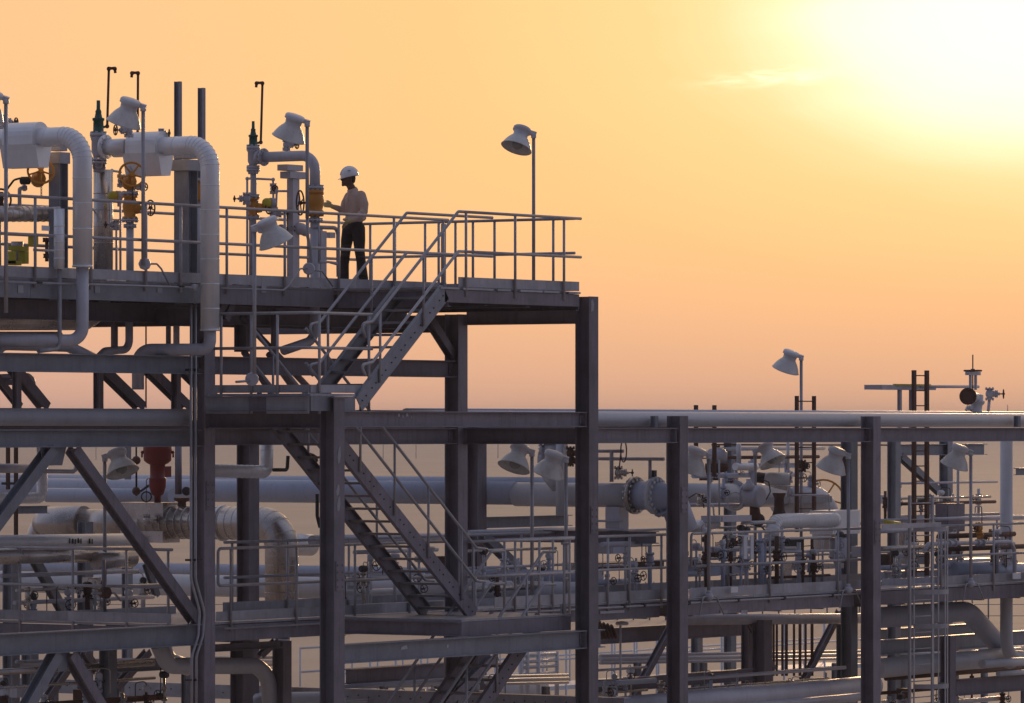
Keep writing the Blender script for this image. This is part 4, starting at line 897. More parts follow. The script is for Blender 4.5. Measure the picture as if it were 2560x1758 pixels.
brace(PV(1205, 1336, 3.2), PV(1400, 1523, 3.2), .16, .16, 'steelb', bk)
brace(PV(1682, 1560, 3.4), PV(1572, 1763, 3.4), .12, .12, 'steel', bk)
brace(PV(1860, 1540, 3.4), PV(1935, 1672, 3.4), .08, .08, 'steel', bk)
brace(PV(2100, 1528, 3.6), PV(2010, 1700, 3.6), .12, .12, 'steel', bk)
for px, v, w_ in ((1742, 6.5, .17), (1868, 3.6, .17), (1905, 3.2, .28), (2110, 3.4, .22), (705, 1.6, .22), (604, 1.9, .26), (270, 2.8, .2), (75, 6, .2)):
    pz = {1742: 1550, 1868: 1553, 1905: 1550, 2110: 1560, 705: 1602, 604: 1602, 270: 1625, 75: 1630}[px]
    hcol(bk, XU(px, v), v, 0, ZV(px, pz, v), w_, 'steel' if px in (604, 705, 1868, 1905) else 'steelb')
# under-platform beams
ubeam(bk, XU(1494, 3.2), XU(1700, 3.2), 3.2, ZV(1600, 1692, 3.2), ZV(1600, 1724, 3.2), .16, 'steel')
ubeam(bk, XU(1710, 3.2), XU(1880, 3.2), 3.2, ZV(1800, 1677, 3.2), ZV(1800, 1707, 3.2), .16, 'steel')
ubeam(bk, XU(1494, 4.6), XU(1870, 4.6), 4.6, ZV(1700, 1560, 4.6), ZV(1700, 1598, 4.6), .2, 'steel')
ubeam(bk, XU(2200, 3.0), XU(2680, 3.0), 3.0, ZV(2500, 1580, 3.0), ZV(2500, 1616, 3.0), .18, 'steelb')
ubeam(bk, XU(2200, 4.5), XU(2440, 4.5), 4.5, ZV(2380, 1562, 4.5), ZV(2380, 1590, 4.5), .18, 'steelb')
ubeam(bk, XU(2390, 1.0), XU(2700, 1.0), 1.0, ZV(2480, 1692, 1.0), ZV(2480, 1732, 1.0), .2, 'steel')
hcol(bk, XU(2370, 1.0), 1.0, 0, ZV(2370, 1590, 1.0), .22, 'steel')
hcol(bk, XU(2380, 3.0), 3.0, 0, ZV(2380, 1592, 3.0), .2, 'steelb')
ubeam(bk, XU(865, .9), XU(1150, .9), .9, ZV(950, 1668, .9), ZV(950, 1705, .9), .2, 'steel')
ubeam(bk, XU(290, 3.5), XU(420, 3.5), 3.5, ZV(350, 1648, 3.5), ZV(350, 1678, 3.5), .2, 'steelb')
ubeam(bk, XU(535, 1.2), XU(700, 1.2), 1.2, ZV(600, 1608, 1.2), ZV(600, 1626, 1.2), .12, 'steel')
brace(PV(690, 1602, 2.6), PV(650, 1640, 2.6), .1, .1, 'steel', bk)
brace(PV(370, 1630, 4), PV(290, 1720, 4), .12, .12, 'steel', bk); brace(PV(78, 1385, 6.2), PV(168, 1548, 6.2), .14, .14, 'steelb', bk); brace(PV(210, 1630, 5), PV(245, 1680, 5), .12, .12, 'steel', bk); brace(PV(170, 1670, 5), PV(115, 1750, 5), .12, .12, 'steel', bk)
brace(PV(365, 1410, 5.5), PV(392, 1490, 5.5), .1, .1, 'steelb', bk); brace(PV(1235, 1640, -.1), PV(1090, 1780, -.1), .16, .16, 'steel', bk)

# ------------------------------------------------------------------ large pipes behind
def runv(label, u, x0, x1, yc, xr, r, m, group=None, name='large_pipe', cat='pipe', seams=0):
    z = ZU(xr, yc, u); a, b = XV(x0, u), XV(x1, u)
    t = pipe(name, label, [Vector((u, a, z)), Vector((u, b, z))], r, m, cat=cat, group=group, n=28, seams=seams)
    return t
sc14 = lambda u, x: F / ((PU(x, 1000, u) - CAM).dot(FW))
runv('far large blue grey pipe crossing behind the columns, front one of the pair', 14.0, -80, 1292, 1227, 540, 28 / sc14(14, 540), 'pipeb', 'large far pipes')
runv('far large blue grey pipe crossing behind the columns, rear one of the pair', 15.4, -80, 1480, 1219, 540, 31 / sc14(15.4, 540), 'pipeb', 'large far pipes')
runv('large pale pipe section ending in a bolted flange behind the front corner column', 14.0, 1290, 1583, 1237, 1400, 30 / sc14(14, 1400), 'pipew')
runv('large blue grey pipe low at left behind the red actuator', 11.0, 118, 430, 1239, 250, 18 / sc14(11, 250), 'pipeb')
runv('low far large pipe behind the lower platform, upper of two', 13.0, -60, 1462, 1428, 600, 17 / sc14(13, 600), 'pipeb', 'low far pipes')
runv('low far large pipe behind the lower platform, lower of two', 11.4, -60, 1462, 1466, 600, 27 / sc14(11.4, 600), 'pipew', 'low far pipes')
# flange, strainer body and elbow at the end of the pale pipe
st = thing('strainer', 'big bolted strainer elbow at the end of the large pale pipe', 'strainer', PU(1620, 1290, 14.0))
zs = ZU(1400, 1237, 14.0); vs_ = XV(1588, 14.0)
part(st, 'flange', MB().flange((14.0, vs_, zs), (0, 1, 0), .33, .08, 16, .024), 'cladw'); part(st, 'flange', MB().flange((14.0, vs_ - .42, zs), (0, 1, 0), .33, .08, 16, .024), 'pipew')
part(st, 'body', MB().tube(rnd([Vector((14.0, vs_, zs)), Vector((14.0, vs_ - .5, zs)), Vector((14.3, vs_ - .6, zs - .1)), Vector((14.5, vs_ - .7, zs - .62))], .25, 8), .25, 24), 'pipeb'); part(st, 'flange', MB().flange(Vector((14.22, vs_ - .6, zs - .22)), (.3, -.2, -.9), .31, .06, 14, .02), 'pipeb')
part(st, 'top_lug', MB().box((13.96, vs_ - .42, zs + .30), (14.04, vs_ - .30, zs + .44)), 'dark')
t = thing('pipe_support', 'square pedestal under the large pale pipe with side bolts', 'support', PU(1540, 1330, 14.0)); part(t, 'pedestal', MB().box((13.85, XV(1525, 14), zs - .62), (14.15, XV(1560, 14), zs - .2)), 'pipe')
for dz in (-.45, -.6): part(t, 'rod', MB().tube([Vector((13.8, XV(1508, 14), zs + dz)), Vector((13.8, XV(1575, 14), zs + dz))], .02, 8), 'pipe')
valve('bronze gate valve standing on the large pale pipe, handwheel right', PU(1546, 1182, 14.0), (0, 0, 1), RT, .9, 'cladw', 'rust', .055)
pipe('pipe', 'thin pipe frame rising from the large pale pipe to the beam', [PU(1529, 1205, 13.9), PU(1529, 1128, 13.9)], .035, 'galv'); pipe('pipe', 'thin horizontal pipe frame above the large pale pipe', [PU(1490, 1147, 13.9), PU(1660, 1148, 13.9)], .03, 'galv'); pipe('pipe', 'thin upright of the pipe frame right of the bronze valve', [PU(1625, 1200, 13.9), PU(1625, 1149, 13.9)], .03, 'galv'); pipe('pipe', 'short upper crossbar of the pipe frame near the bronze valve', [PU(1490, 1128, 13.9), PU(1558, 1128, 13.9)], .03, 'galv')
t = thing('chain_wheel', 'thin dark wheel hanging edge on above the bronze valve', 'wheel', PU(1558, 1150, 13.7)); part(t, 'rim', MB().torus(PU(1559, 1128, 13.7), RT + FW * .25, .19, .012, 24, 6), 'dark'); part(t, 'chain', MB().tube([PU(1553, 1125, 13.7), PU(1548, 1172, 13.7)], .012, 6), 'dark')
# white pipe with dished end, right of the third column
pipe('large_pipe', 'large pale pipe running right behind the third column', path(4.6, [(1690, 1238), (1965, 1239)]), .225, 'pipew', n=28, flanges=[(0, .52)], fr_=1.35)
pipe('large_pipe', 'large pale domed elbow curving down left of the fourth column', path(4.6, [(1955, 1252), (2058, 1254), (2072, 1370)]), .30, 'pipew', rad=.55, n=30)
pipe('large_pipe', 'tall pale pipe standing at the right picture edge', [PV(2516, 1100, 1.6), PV(2516, 1640, 1.6), PV(2680, 1650, 1.6)], .125, 'pipew', rad=.35, n=24)
pipe('large_pipe', 'large pipe elbow curving down below the lower platform at right', [PV(2185, 1545, 2.2), PV(2420, 1528, 2.2), PV(2530, 1650, 2.2)], .2, 'pipeb', rad=.9, n=26)
pipe('large_pipe', 'dark lagged pipe under the lower platform at right', path(3.4, [(1690, 1550), (2165, 1546)]), .1, 'pipe', n=20)
pipe('large_pipe', 'thick grey pipe low at the bottom right behind the caged ladder', [PV(2190, 1672, 2.0), PV(2420, 1650, 2.0), PV(2560, 1640, 2.0)], .19, 'pipew', rad=1.2, n=26)
pipe('large_pipe', 'broad grey pipe rising along the bottom right of the picture', [PV(1480, 1775, .9), PV(2186, 1714, .9)], .19, 'pipe', n=24); pipe('large_pipe', 'slimmer grey pipe below the broad one at the bottom right', [PV(1480, 1800, .75), PV(2186, 1739, .75)], .075, 'pipe')
pipe('pipe', 'cut pipe end pointing left at the bottom right corner', [PV(2455, 1660, .8), PV(2600, 1652, .8)], .085, 'pipew'); pipe('pipe', 'smaller cut pipe end at the bottom right corner', [PV(2495, 1685, .8), PV(2600, 1678, .8)], .05, 'pipew')
# insulated line with warm cladding at mid left
ui = 8.3; zi = ZU(600, 1308, ui)
t = pipe('insulated_pipe', 'fat lagged pipe with shiny stained cladding bending down onto the lower platform', [Vector((ui, XV(330, ui), zi)), Vector((ui, XV(704, ui), zi)), Vector((ui, XV(704, ui), ZU(704, 1526, ui)))], .285, 'cladw', rad=.42, n=30, seams=.55)
t = thing('insulated_pipe', 'left half of the lagged pipe with stepped end box', 'pipe', PU(200, 1350, ui)); part(t, 'cladding', MB().tube([PU(100, 1312, ui), PU(120, 1309, ui), PU(210, 1308, ui)], [.22, .29, .30], 28), 'cladw'); part(t, 'collar', MB().tube([PU(208, 1306, ui), PU(330, 1306, ui)], .23, 26), 'cladw')
part(t, 'end_elbow', MB().tube(rnd([PU(120, 1310, ui), PU(95, 1330, ui), PU(100, 1368, ui)], .15), .2, 20), 'cladw')
vb_ = thing('valve_box', 'square insulated valve box on the lagged pipe below the red actuator', 'box', PU(373, 1345, ui))
part(vb_, 'box', MB().box((ui - .28, XV(316, ui), ZU(373, 1312, ui)), (ui + .28, XV(432, ui), ZU(373, 1256, ui))), 'cladw'); part(vb_, 'lower_box', MB().box((ui - .24, XV(322, ui), ZU(373, 1356, ui)), (ui + .24, XV(428, ui), ZU(373, 1313, ui))), 'cladw')
part(t, 'strap', MB().lathe(PU(560, 1308, ui), (0, 1, 0), [(.30, 0), (.312, .004), (.312, .03), (.30, .034)], 28), 'clad')
pipe('pipe', 'vertical pipe below the lagged elbow under the lower platform', [PU(706, 1590, ui), PU(706, 1790, ui)], .135, 'pipe')
# red actuator
ra = thing('actuator', 'dark red valve actuator standing on the insulated valve box', 'actuator', PU(394, 1258, ui)); cr = PU(394, 1258, ui)
S_ = sc14(ui, 394)
part(ra, 'body', MB().lathe(cr, (0, 0, 1), [(a / S_, b / S_) for a, b in ((8.5, 0), (8.5, 18), (15, 22), (21, 40), (21.5, 60), (22, 62), (19, 64), (19, 96), (27, 100), (34, 106), (35, 112), (35, 128), (36, 130), (36, 152), (30, 156))], 22), 'red')
part(ra, 'side_housing', MB().box(cr + Vector((0, 0, 65 / S_)) + RT * (18 / S_) - FW * .08 * 0, cr + RT * (33 / S_) + FW * .14 + Vector((0, 0, 92 / S_))), 'red')
for s_ in (-1, 1): part(ra, 'clamp_bolt', MB().tube([cr + RT * s_ * 39 / S_ + Vector((0, 0, 114 / S_)), cr + RT * s_ * 39 / S_ + Vector((0, 0, 130 / S_))], .016, 8).ball(cr + RT * s_ * 38 / S_ + Vector((0, 0, 127 / S_)), .03), 'red')
part(ra, 'coiled_hose', MB().torus(cr + RT * (-28 / S_) + Vector((0, 0, 16 / S_)), FW, .085, .013, 22, 6), 'dark'); part(ra, 'signal_tube', MB().tube(rnd([cr + RT * (-22 / S_) + Vector((0, 0, 62 / S_)), cr + RT * (-28 / S_) + Vector((0, 0, 58 / S_)), cr + RT * (-28 / S_) + Vector((0, 0, -60 / S_))], .03), .008, 6), 'dark')
gi = thing('instrument', 'pair of dark round instruments on a vertical rod left of the red actuator', 'instrument', PU(341, 1245, ui))
part(gi, 'rod', MB().tube([PU(341, 1118, ui), PU(341, 1240, ui)], .018, 8), 'dark')
for y in (1151, 1228): part(gi, 'head', MB().ball(PU(341, y, ui), .075, 14, 8), 'rust')
part(gi, 'arm', MB().tube([PU(341, 1151, ui), PU(325, 1151, ui)], .025, 8), 'dark'); part(gi, 'arm', MB().tube([PU(352, 1228, ui), PU(372, 1214, ui)], .022, 8), 'dark')
solo('hanger_channel', MB().channel(PU(317, 1110, ui), PU(317, 1199, ui), .1, .06, .01, up=(0, 1, 0)), 'steelb', 'hanging channel strip beside the round instruments', 'channel')
pipe('pipe', 'vertical grey pipe right of the red actuator', [PU(446, 1112, ui), PU(446, 1236, ui)], .06, 'steel')
valve('small brown gate valve on the insulated box, handwheel right', PU(366, 1300, ui - .45), (0, 0, 1), RT, .7, 'cladw', 'rust', .05); valve('small black gate valve below the insulated box, handwheel left', PU(322, 1352, ui - .45), RT, -RT - FW * .5, .8, 'rust', 'dark', .07)
t = thing('operator_valve', 'dark flanged nozzle on the lagged pipe beside the corner column', 'valve', PU(458, 1268, ui)); part(t, 'nozzle', MB().lathe(PU(455, 1285, ui), (0, 0, 1), [(.2, 0), (.2, .06), (.08, .07), (.07, .2), (.14, .24), (.14, .28)], 18), 'rust'); part(t, 'head', MB().lathe(PU(466, 1228, ui), -FW, [(.07, -.05), (.08, 0), (.07, .06)], 14), 'dark')
# pipes at the far left, mid height
pipe('pipe', 'grey horizontal pipe at the left edge below the beam', [PV(-30, 1171, 4.5), PV(95, 1171, 4.5)], .075, 'pipe'); pipe('pipe', 'thin grey pipe turning up under the gusset plate', [PV(88, 1178, 3), PV(188, 1179, 3), PV(195, 1150, 3)], .034, 'pipe', rad=.1)
pipe('insulated_pipe', 'square cornered insulated pipe behind the blue brace', [PV(105, 1115, 4), PV(105, 1245, 4), PV(-20, 1246, 4)], .085, 'clad', rad=.1, seams=.35)
solo('cross_beam', MB().ibeam(PV(-30, 1276, 7), PV(118, 1274, 7), .13, .1, .01, .008), 'steelb', 'pale blue beam end at the left behind the brace', 'beam')
stp = pipe('insulated_pipe', 'pale stencilled pipe behind the left end rail', [PV(-30, 1358, 3.9), PV(330, 1352, 3.9)], .12, 'clad', n=24)
for i in range(9):
    if i in (5, 6): continue
    p = PV(174 + i * 7, 1352 + (i % 3), 3.775); part(stp, 'stencil_mark', MB().box((p.x - .012, 3.768, p.z - .04), (p.x + .012 + .012 * (i % 2), 3.7745, p.z + .04)), 'ink')
pipe('pipe', 'dark shiny pipe below the stencilled pipe at left', [PV(-30, 1392, 3.4), PV(330, 1384, 3.4)], .125, 'cladw', n=24); pipe('pipe', 'dark lagged pipe stub right of the rear post at left', [PV(240, 1402, 3.2), PV(330, 1396, 3.2)], .14, 'cladw')
for label, px in (('thin dark upright bar at left behind the brace, left of the pair', 20), ('thin dark upright bar at left behind the brace, right of the pair', 40)):
    solo('guide_bar', MB().bar(PV(px, 1340 if px == 40 else 1224, 5.0), PV(px, 1112, 5.0), .05, .05, up=(0, 1, 0)), 'rust', label, 'bar', 'dark guide bars')
solo('guide_link', MB().bar(PV(6, 1209, 4.95), PV(47, 1209, 4.95), .04, .04), 'dark', 'short dark link across the two guide bars', 'bar')
jb = thing('junction_box', 'round rusty junction box on the conduit low at left', 'box', PV(266, 1482, 1.5)); part(jb, 'box', MB().lathe(PV(262, 1482, 1.5), RT * .7 - FW * .6, [(.06, -.1), (.08, -.05), (.09, 0), (.09, .06), (.07, .08)], 16), 'rust'); part(jb, 'conduit', MB().tube(rnd([PV(230, 1484, 1.5), PV(285, 1482, 1.5), PV(302, 1502, 1.5)], .1), .018, 8), 'galv'); part(jb, 'riser', MB().tube([PV(259, 1400, 1.5), PV(259, 1474, 1.5)], .03, 8), 'steel')
# pipes right of the corner column, mid height
pipe('insulated_pipe', 'pale insulated pipe turning up beside the rear column', [PV(512, 1177, 2.6), PV(667, 1180, 2.6), PV(667, 1100, 2.6)], .105, 'clad', rad=.12, seams=.5)
pipe('pipe', 'thin dark pipe from the insulated elbow to a small fitting', [PV(684, 1175, 2.4), PV(718, 1175, 2.4), PV(720, 1140, 2.4)], .03, 'dark', rad=.06)
pipe('pipe', 'thin dark pipe hanging beside the front column', [PV(793, 1235, 2.0), PV(793, 1290, 2.0), PV(800, 1318, 2.0)], .03, 'dark', rad=.1)
t = thing('lamp_bowl', 'upturned dark bowl of a lamp behind the stair stringer', 'lamp', PV(775, 1145, 1.2)); part(t, 'bowl', MB().lathe(PV(772, 1160, 1.2), (0, 0, 1), [(.12, 0), (.15, .05), (.14, .12), (.08, .16), (.02, .18)], 20), 'rust')
pipe('insulated_pipe', 'short lagged vessel end beside the lagged elbow', [PV(700, 1362, 8.6), PV(758, 1362, 8.6), PV(776, 1363, 8.6)], .2, 'clad', n=26)
pipe('pipe', 'horizontal pipe behind the middle stair flight', [PV(780, 1352, 3.5), PV(1110, 1345, 3.5)], .09, 'pipe', n=16); pipe('pipe', 'pale slim pipe behind the rear column on the right', [PV(1172, 1332, 3.0), PV(1445, 1322, 3.0)], .045, 'pipew')
pipe('pipe', 'white pipe low at left with bend going down beside the rear post', [PV(395, 1610, 1.8), PV(420, 1665, 1.8), PV(640, 1665, 1.8), PV(670, 1690, 1.8), PV(678, 1790, 1.8)], .13, 'pipew', rad=.34, n=24)
pipe('pipe', 'pale pipe bend seen low behind the left brace', [PV(405, 1600, 4.0), PV(415, 1650, 4.0), PV(470, 1668, 4.0)], .14, 'pipew', rad=.3, n=22)
# sunlit channel low across the picture
uq = 8.5; zq = ZU(400, 1707, uq)
sb = thing('long_channel', 'long perforated channel beam low across the picture with bright top edge', 'beam', (uq, XV(400, uq), zq)); part(sb, 'channel', MB().channel((uq, XV(-60, uq), zq - .12), (uq, XV(1560, uq), zq - .12), .24, .2, .012, flip=True), 'plate')
hb = MB()
for i in range(60):
    v_ = XV(-40 + i * 26, uq); hb.lathe((uq - .003, v_, zq - .1 - .03 * (i % 2)), (1, 0, 0), [(.014, -.006), (.014, .0)], 6, False)
part(sb, 'bolt_heads', hb, 'dark', kind='stuff')
uq2 = 6.0; zq2 = ZU(300, 1758, uq2)
solo('cable_tray', MB().box((11, XV(250, 11), ZU(700, 1748, 11)), (11.6, XV(1500, 11), ZU(700, 1738, 11))), 'plate', 'pale cable tray low in the background', 'tray')
t = thing('blue_cap', 'pale blue rounded tank cap at the bottom behind the rear post', 'tank', PV(652, 1775, 2.5)); part(t, 'dome', MB().lathe(PV(652, 1780, 2.5), (0, 0, 1), [(.17, 0), (.17, .18), (.13, .24), (.02, .26)], 20), 'pipeb')
vbeam(bk, XV(1640, 14), XV(1200, 14), 14.0, zs - .624, zs - .84, .2, 'steel')

# ------------------------------------------------------------------ floodlights, lower level
lamp('mirrored floodlight left of the round instruments under the beam', 262, 1146, 3.2, ZL, 'near', 1.0, side=1, base=False)
lamp('floodlight showing its yellowish inside left of the front corner column', 1330, 1134, .42, ZL, 'near', 1.05)
lamp('floodlight in front of a bent pipe at the front corner column', 1415, 1150, .42, ZL, 'away', 1.05)
lamp('floodlight just right of the third column, partly hidden by it', 1772, 1141, .2, ZL - .05, 'away', 1.08)
lamp('floodlight facing right between the third and fourth columns', 1888, 1132, 2.6, ZL, 'near', 1.0, side=1, turn=.5, base=False)
lamp('floodlight left of the fourth column over the lower platform', 2121, 1141, .2, ZL - .05, 'away', 1.08)
lamp('floodlight right of the tall dark ladder over the lower platform', 2427, 1133, .2, ZL - .05, 'away', 1.05)
lamp('floodlight on a pole above the rack pipes against the sky', 2003, 895, 2.7, ZL, 'away', 1.0, base=False)
sh = thing('fallen_floodlight', 'pale lamp shade lying sideways behind the control valves', 'floodlight', PV(1950, 1215, 2.6)); dv = (RT * .95 - Vector((0, 0, .15)) - FW * .1).normalized(); cv_ = PV(1905, 1195, 2.6)
part(sh, 'shade', MB().lathe(cv_, dv, [(.1, .05), (.13, .12), (.15, .3), (.17, .5), (.165, .51), (.14, .3), (.1, .12), (.02, .1)], 24, caps=False), 'shade'); part(sh, 'socket', MB().lathe(cv_, dv, [(.07, -.12), (.1, -.1), (.1, .06), (.05, .07)], 16), 'dark')

# ------------------------------------------------------------------ ladders
def ladder(label, x0, x1, y0, y1, v, step, m='rust', w_=.035, d_=.06, r=.011, name='ladder'):
    t = thing(name, label, 'ladder', PV((x0 + x1) / 2, y1, v), 'ladders'); ua, ub2 = XU(x0, v), XU(x1, v); za, zb2 = ZV((x0 + x1) / 2, y1, v), ZV((x0 + x1) / 2, y0, v)
    for u in (ua, ub2): part(t, 'stile', MB().box((u - w_, v - d_ / 2, za), (u + w_, v + d_ / 2, zb2)), m)
    z = zb2 - step * .35
    while z > za:
        part(t, 'rung', MB().tube([(ua, v, z), (ub2, v, z)], r, 8), m); z -= step
    return t
ladder('tall dark ladder rising above the rack right of the fourth column', 2285, 2317, 926, 1440, 1.7, .29, w_=.045)
ladder('dark ladder behind the rack pipes below the lone sky floodlight', 1992, 2035, 990, 1330, 2.62, .29, w_=.03)
ladder('dark ladder top just peeking over the rack pipes', 1740, 1786, 1013, 1190, 2.4, .29, w_=.03)
lc = thing('caged_ladder', 'pale caged ladder hanging below the lower platform at right', 'ladder', PV(2300, 1758, -.2)); vl = -.1
uc0, uc1 = XU(2274, vl), XU(2331, vl); zl0, zl1 = ZV(2300, 1850, vl), ZV(2300, 1238, vl)
for u in (uc0, uc1): part(lc, 'stile', MB().box((u - .03, vl - .02, zl0), (u + .03, vl + .02, zl1)), 'galv')
z = zl1 - .15
while z > zl0: part(lc, 'rung', MB().tube([(uc0, vl, z), (uc1, vl, z)], .011, 8), 'galv'); z -= .3
cc = Vector(((uc0 + uc1) / 2 - .12, vl, 0)); Rc = .47
part(lc, 'top_bar', MB().box((XU(2204, -.45), -.46, ZV(2280, 1320, -.45)), (XU(2352, -.45), -.445, ZV(2280, 1308, -.45))), 'galv')
def hoop(y, r=Rc, h=.085):
    z = ZV(2300, y, vl); pts = []
    for k in range(15):
        a = math.radians(-18 - 144 * k / 14); pts.append(cc + Vector((-math.cos(a) * r * 1.05, math.sin(a) * r * 1.25, z)))
    mb = MB()
    for i in range(14):
        mb.bar(pts[i], pts[i + 1], .008, h)
    part(lc, 'hoop', mb, 'galv')
for y in (1322, 1478, 1563, 1713): hoop(y)
for k in range(5):
    a = math.radians(-18 - 36 * k); p = cc + Vector((-math.cos(a) * Rc * 1.03, math.sin(a) * Rc * 1.23, 0))
    part(lc, 'cage_strap', MB().box((p.x - .022, p.y - .004, zl0), (p.x + .022, p.y + .004, ZV(2300, 1318, vl))), 'galv')

# ------------------------------------------------------------------ valve and handrail above the rack, right
tv = thing('gate_valve', 'gate valve with tall stem and flat handwheel standing on the rack pipe', 'valve', PV(2430, 1035, 1.1)); pv_ = PV(2432, 1000, 1.1)
q_ = lambda x, y, v=1.1: PV(x, y, v)
part(tv, 'body', MB().lathe(q_(2436, 1036), (RT * .25 + Vector((0, 0, 1))).normalized(), [(.13, 0), (.15, .06), (.12, .1), (.11, .2), (.14, .25), (.14, .29), (.1, .3), (.08, .4)], 20), 'pipew')
part(tv, 'yoke', MB().bar(q_(2426, 975), q_(2426, 935), .03, .05, up=(0, 1, 0)).bar(q_(2439, 975), q_(2439, 935), .03, .05, up=(0, 1, 0)).box(q_(2422, 938, 1.06), q_(2443, 930, 1.14)), 'pipe', kind=None)
part(tv, 'stem', MB().tube([q_(2432, 975), q_(2432, 887)], .013, 8), 'dark'); part(tv, 'handwheel', MB().wheel(q_(2432, 927), (0, 0, 1), .165, .018, 5), 'rust')
part(tv, 'blind_flange', MB().flange(q_(2420, 991, .9), (-FW + RT * .4 * 0 - RT * .35).normalized(), .165, .06, 12, .016), 'rust'); part(tv, 'neck', MB().tube([q_(2420, 991, .9), q_(2440, 995)], .1, 16), 'pipew')
part(tv, 'pipe_flange', MB().flange(q_(2436, 1031), (RT * .5 + Vector((0, 0, 1)) - FW * .3).normalized(), .19, .05, 12, .02), 'pipew')
valve('small gate valve right of the stem valve, wheel at the picture right', q_(2474, 985), (0, 0, 1), RT, 1.0, 'pipe', 'rust', .085)
solo('drain_stub', MB().tube([q_(2470, 1032), q_(2474, 995)], .03, 10), 'pipe', 'short pipe stub below the small right hand gate valve', 'pipe')
hr = thing('access_platform', 'small access platform edge with yellow strip above the rack at right', 'platform', PV(2270, 1030, 1.9))
part(hr, 'edge_plate', MB().box(PV(2206, 974, 1.9), PV(2295, 964, 2.3)), 'pipe'); part(hr, 'yellow_edge', MB().box(PV(2240, 963.5, 1.88), PV(2320, 961, 1.95)), 'yellow'); part(hr, 'rail', MB().tube([PV(2300, 967, 1.9), PV(2446, 967, 1.9)], .03, 10), 'pipe')
for x in (2249, 2278): part(hr, 'leg', MB().ibeam(PV(x, 1100, 1.95), PV(x, 972, 1.95), .07, .06, .008, .006, up=(0, 1, 0)), 'pipe')
for label, x, y0, y1, v in (('thin pole between the ladder and the right floodlight', 2395, 1165, 1258, 2.4),): solo('thin_pole', MB().tube([PV(x, y0, v), PV(x, 1440, v)], .028, 8), 'galv', label, 'pole')
solo('far_mast', MB().tube([PV(2519, 1066, 900), PV(2519, 1012, 900)], [.3, .12], 6), 'steelb', 'faint distant mast on the horizon at right', 'mast')

# ------------------------------------------------------------------ control valves and skids on the lower platform, right
def drum(label, px, py, v, r, h, axis, m, name='drum', cat='vessel'):
    a = Vector(axis).normalized(); c = PV(px, py, v); t = thing(name, label, cat, c)
    part(t, 'shell', MB().lathe(c - a * h / 2, a, [(r * .75, 0), (r * .96, h * .05), (r, h * .12), (r, h * .88), (r * .96, h * .95), (r * .75, h)], 22), m)
    part(t, 'rim', MB().lathe(c - a * h * .5 + a * h * .1, a, [(r, 0), (r * 1.08, .004), (r * 1.08, .03), (r, .034)], 22), m)
    return t
def cabinet(label, x0, x1, y0, y1, v, d, m, name='cabinet', door=True):
    a, b = PV(x0, y1, v), PV(x1, y0, v); t = thing(name, label, 'cabinet', Vector(((a.x + b.x) / 2, v + d / 2, a.z)))
    part(t, 'case', MB().box((a.x, v, a.z), (b.x, v + d, b.z)), m)
    if door:
        w_, h_ = b.x - a.x, b.z - a.z; part(t, 'lid', MB().box((a.x + w_ * .06, v - .012, a.z + h_ * .06), (b.x - w_ * .06, v - .001, b.z - h_ * .06)), m)
    return t
act = drum('big grey diaphragm actuator drum right of the rear post', 1880, 1240, 2.0, .2, .42, RT * .75 - FW * .55 + Vector((0, 0, -.1)), 'pipe', 'diaphragm_actuator', 'actuator')
part(act, 'handle_ring', MB().torus(PV(1838, 1252, 1.9), -FW + RT * .4, .155, .011, 28, 6), 'galv'); part(act, 'top_neck', MB().lathe(PV(1872, 1225, 2.0), (0, 0, 1), [(.12, 0), (.1, .1), (.05, .14), (.05, .2)], 16), 'pipe')
part(act, 'yoke', MB().tube([PV(1885, 1255, 2.0), PV(1890, 1310, 2.0)], [.08, .12], 12), 'rust'); part(act, 'lower_body', MB().ball(PV(1895, 1300, 2.0), .13, 14, 8), 'dark')
act2 = thing('control_valve', 'dark control valve with flat sunlit top plate', 'valve', PV(1948, 1320, 2.1)); part(act2, 'top_plate', MB().lathe(PV(1955, 1217, 2.1), (0, 0, 1), [(.2, 0), (.21, .012), (.2, .024)], 22), 'cladw'); part(act2, 'yoke', MB().lathe(PV(1948, 1300, 2.1), (0, 0, 1), [(.12, 0), (.13, .1), (.1, .2), (.09, .4), (.13, .5)], 16), 'rust'); part(act2, 'body', MB().ball(PV(1942, 1305, 2.1), .15, 14, 8), 'dark')
pipe('insulated_pipe', 'white ribbed insulated elbow right of the control valve', [PV(1928, 1345, 1.7), PV(1936, 1305, 1.7), PV(1975, 1302, 1.7), PV(2088, 1300, 1.7)], .135, 'clad', rad=.2, seams=.19, n=24)
pipe('insulated_pipe', 'sunlit white insulated pipe behind the rail right of the third column', [PV(1700, 1315, 1.6), PV(1792, 1311, 1.6)], .085, 'clad', seams=.3)
cabinet('pale square insulated box left of the fourth column', 2082, 2150, 1275, 1336, 1.75, .5, 'clad', 'insulation_box')
cabinet('flat purple grey instrument box on the rail right of the third column', 1800, 1879, 1288, 1306, 1.2, .4, 'pipe')
cabinet('dark grey control cabinet on the post right of the dark ladder', 2366, 2412, 1258, 1330, 2.3, .25, 'steel')
drum('grey upright drum behind the guardrail left of the fourth column', 2098, 1372, 1.9, .19, .42, (0, 0, 1), 'pipe'); drum('upright rusty pipe stub behind the caged ladder', 2258, 1365, 2.2, .11, .7, (0, 0, 1), 'cladw', 'pipe_stub', 'pipe')
ohw = thing('handwheel_valve', 'large orange handwheel above the pale elbow', 'valve', PV(2062, 1262, 6.6)); part(ohw, 'handwheel', MB().wheel(PV(2062, 1246, 6.6), -FW + Vector((0, 0, .35)) + RT * .2, .40, .022, 5), 'orange'); part(ohw, 'stem', MB().tube([PV(2062, 1246, 6.6), PV(2060, 1262, 7.0)], .03, 8), 'pipe')
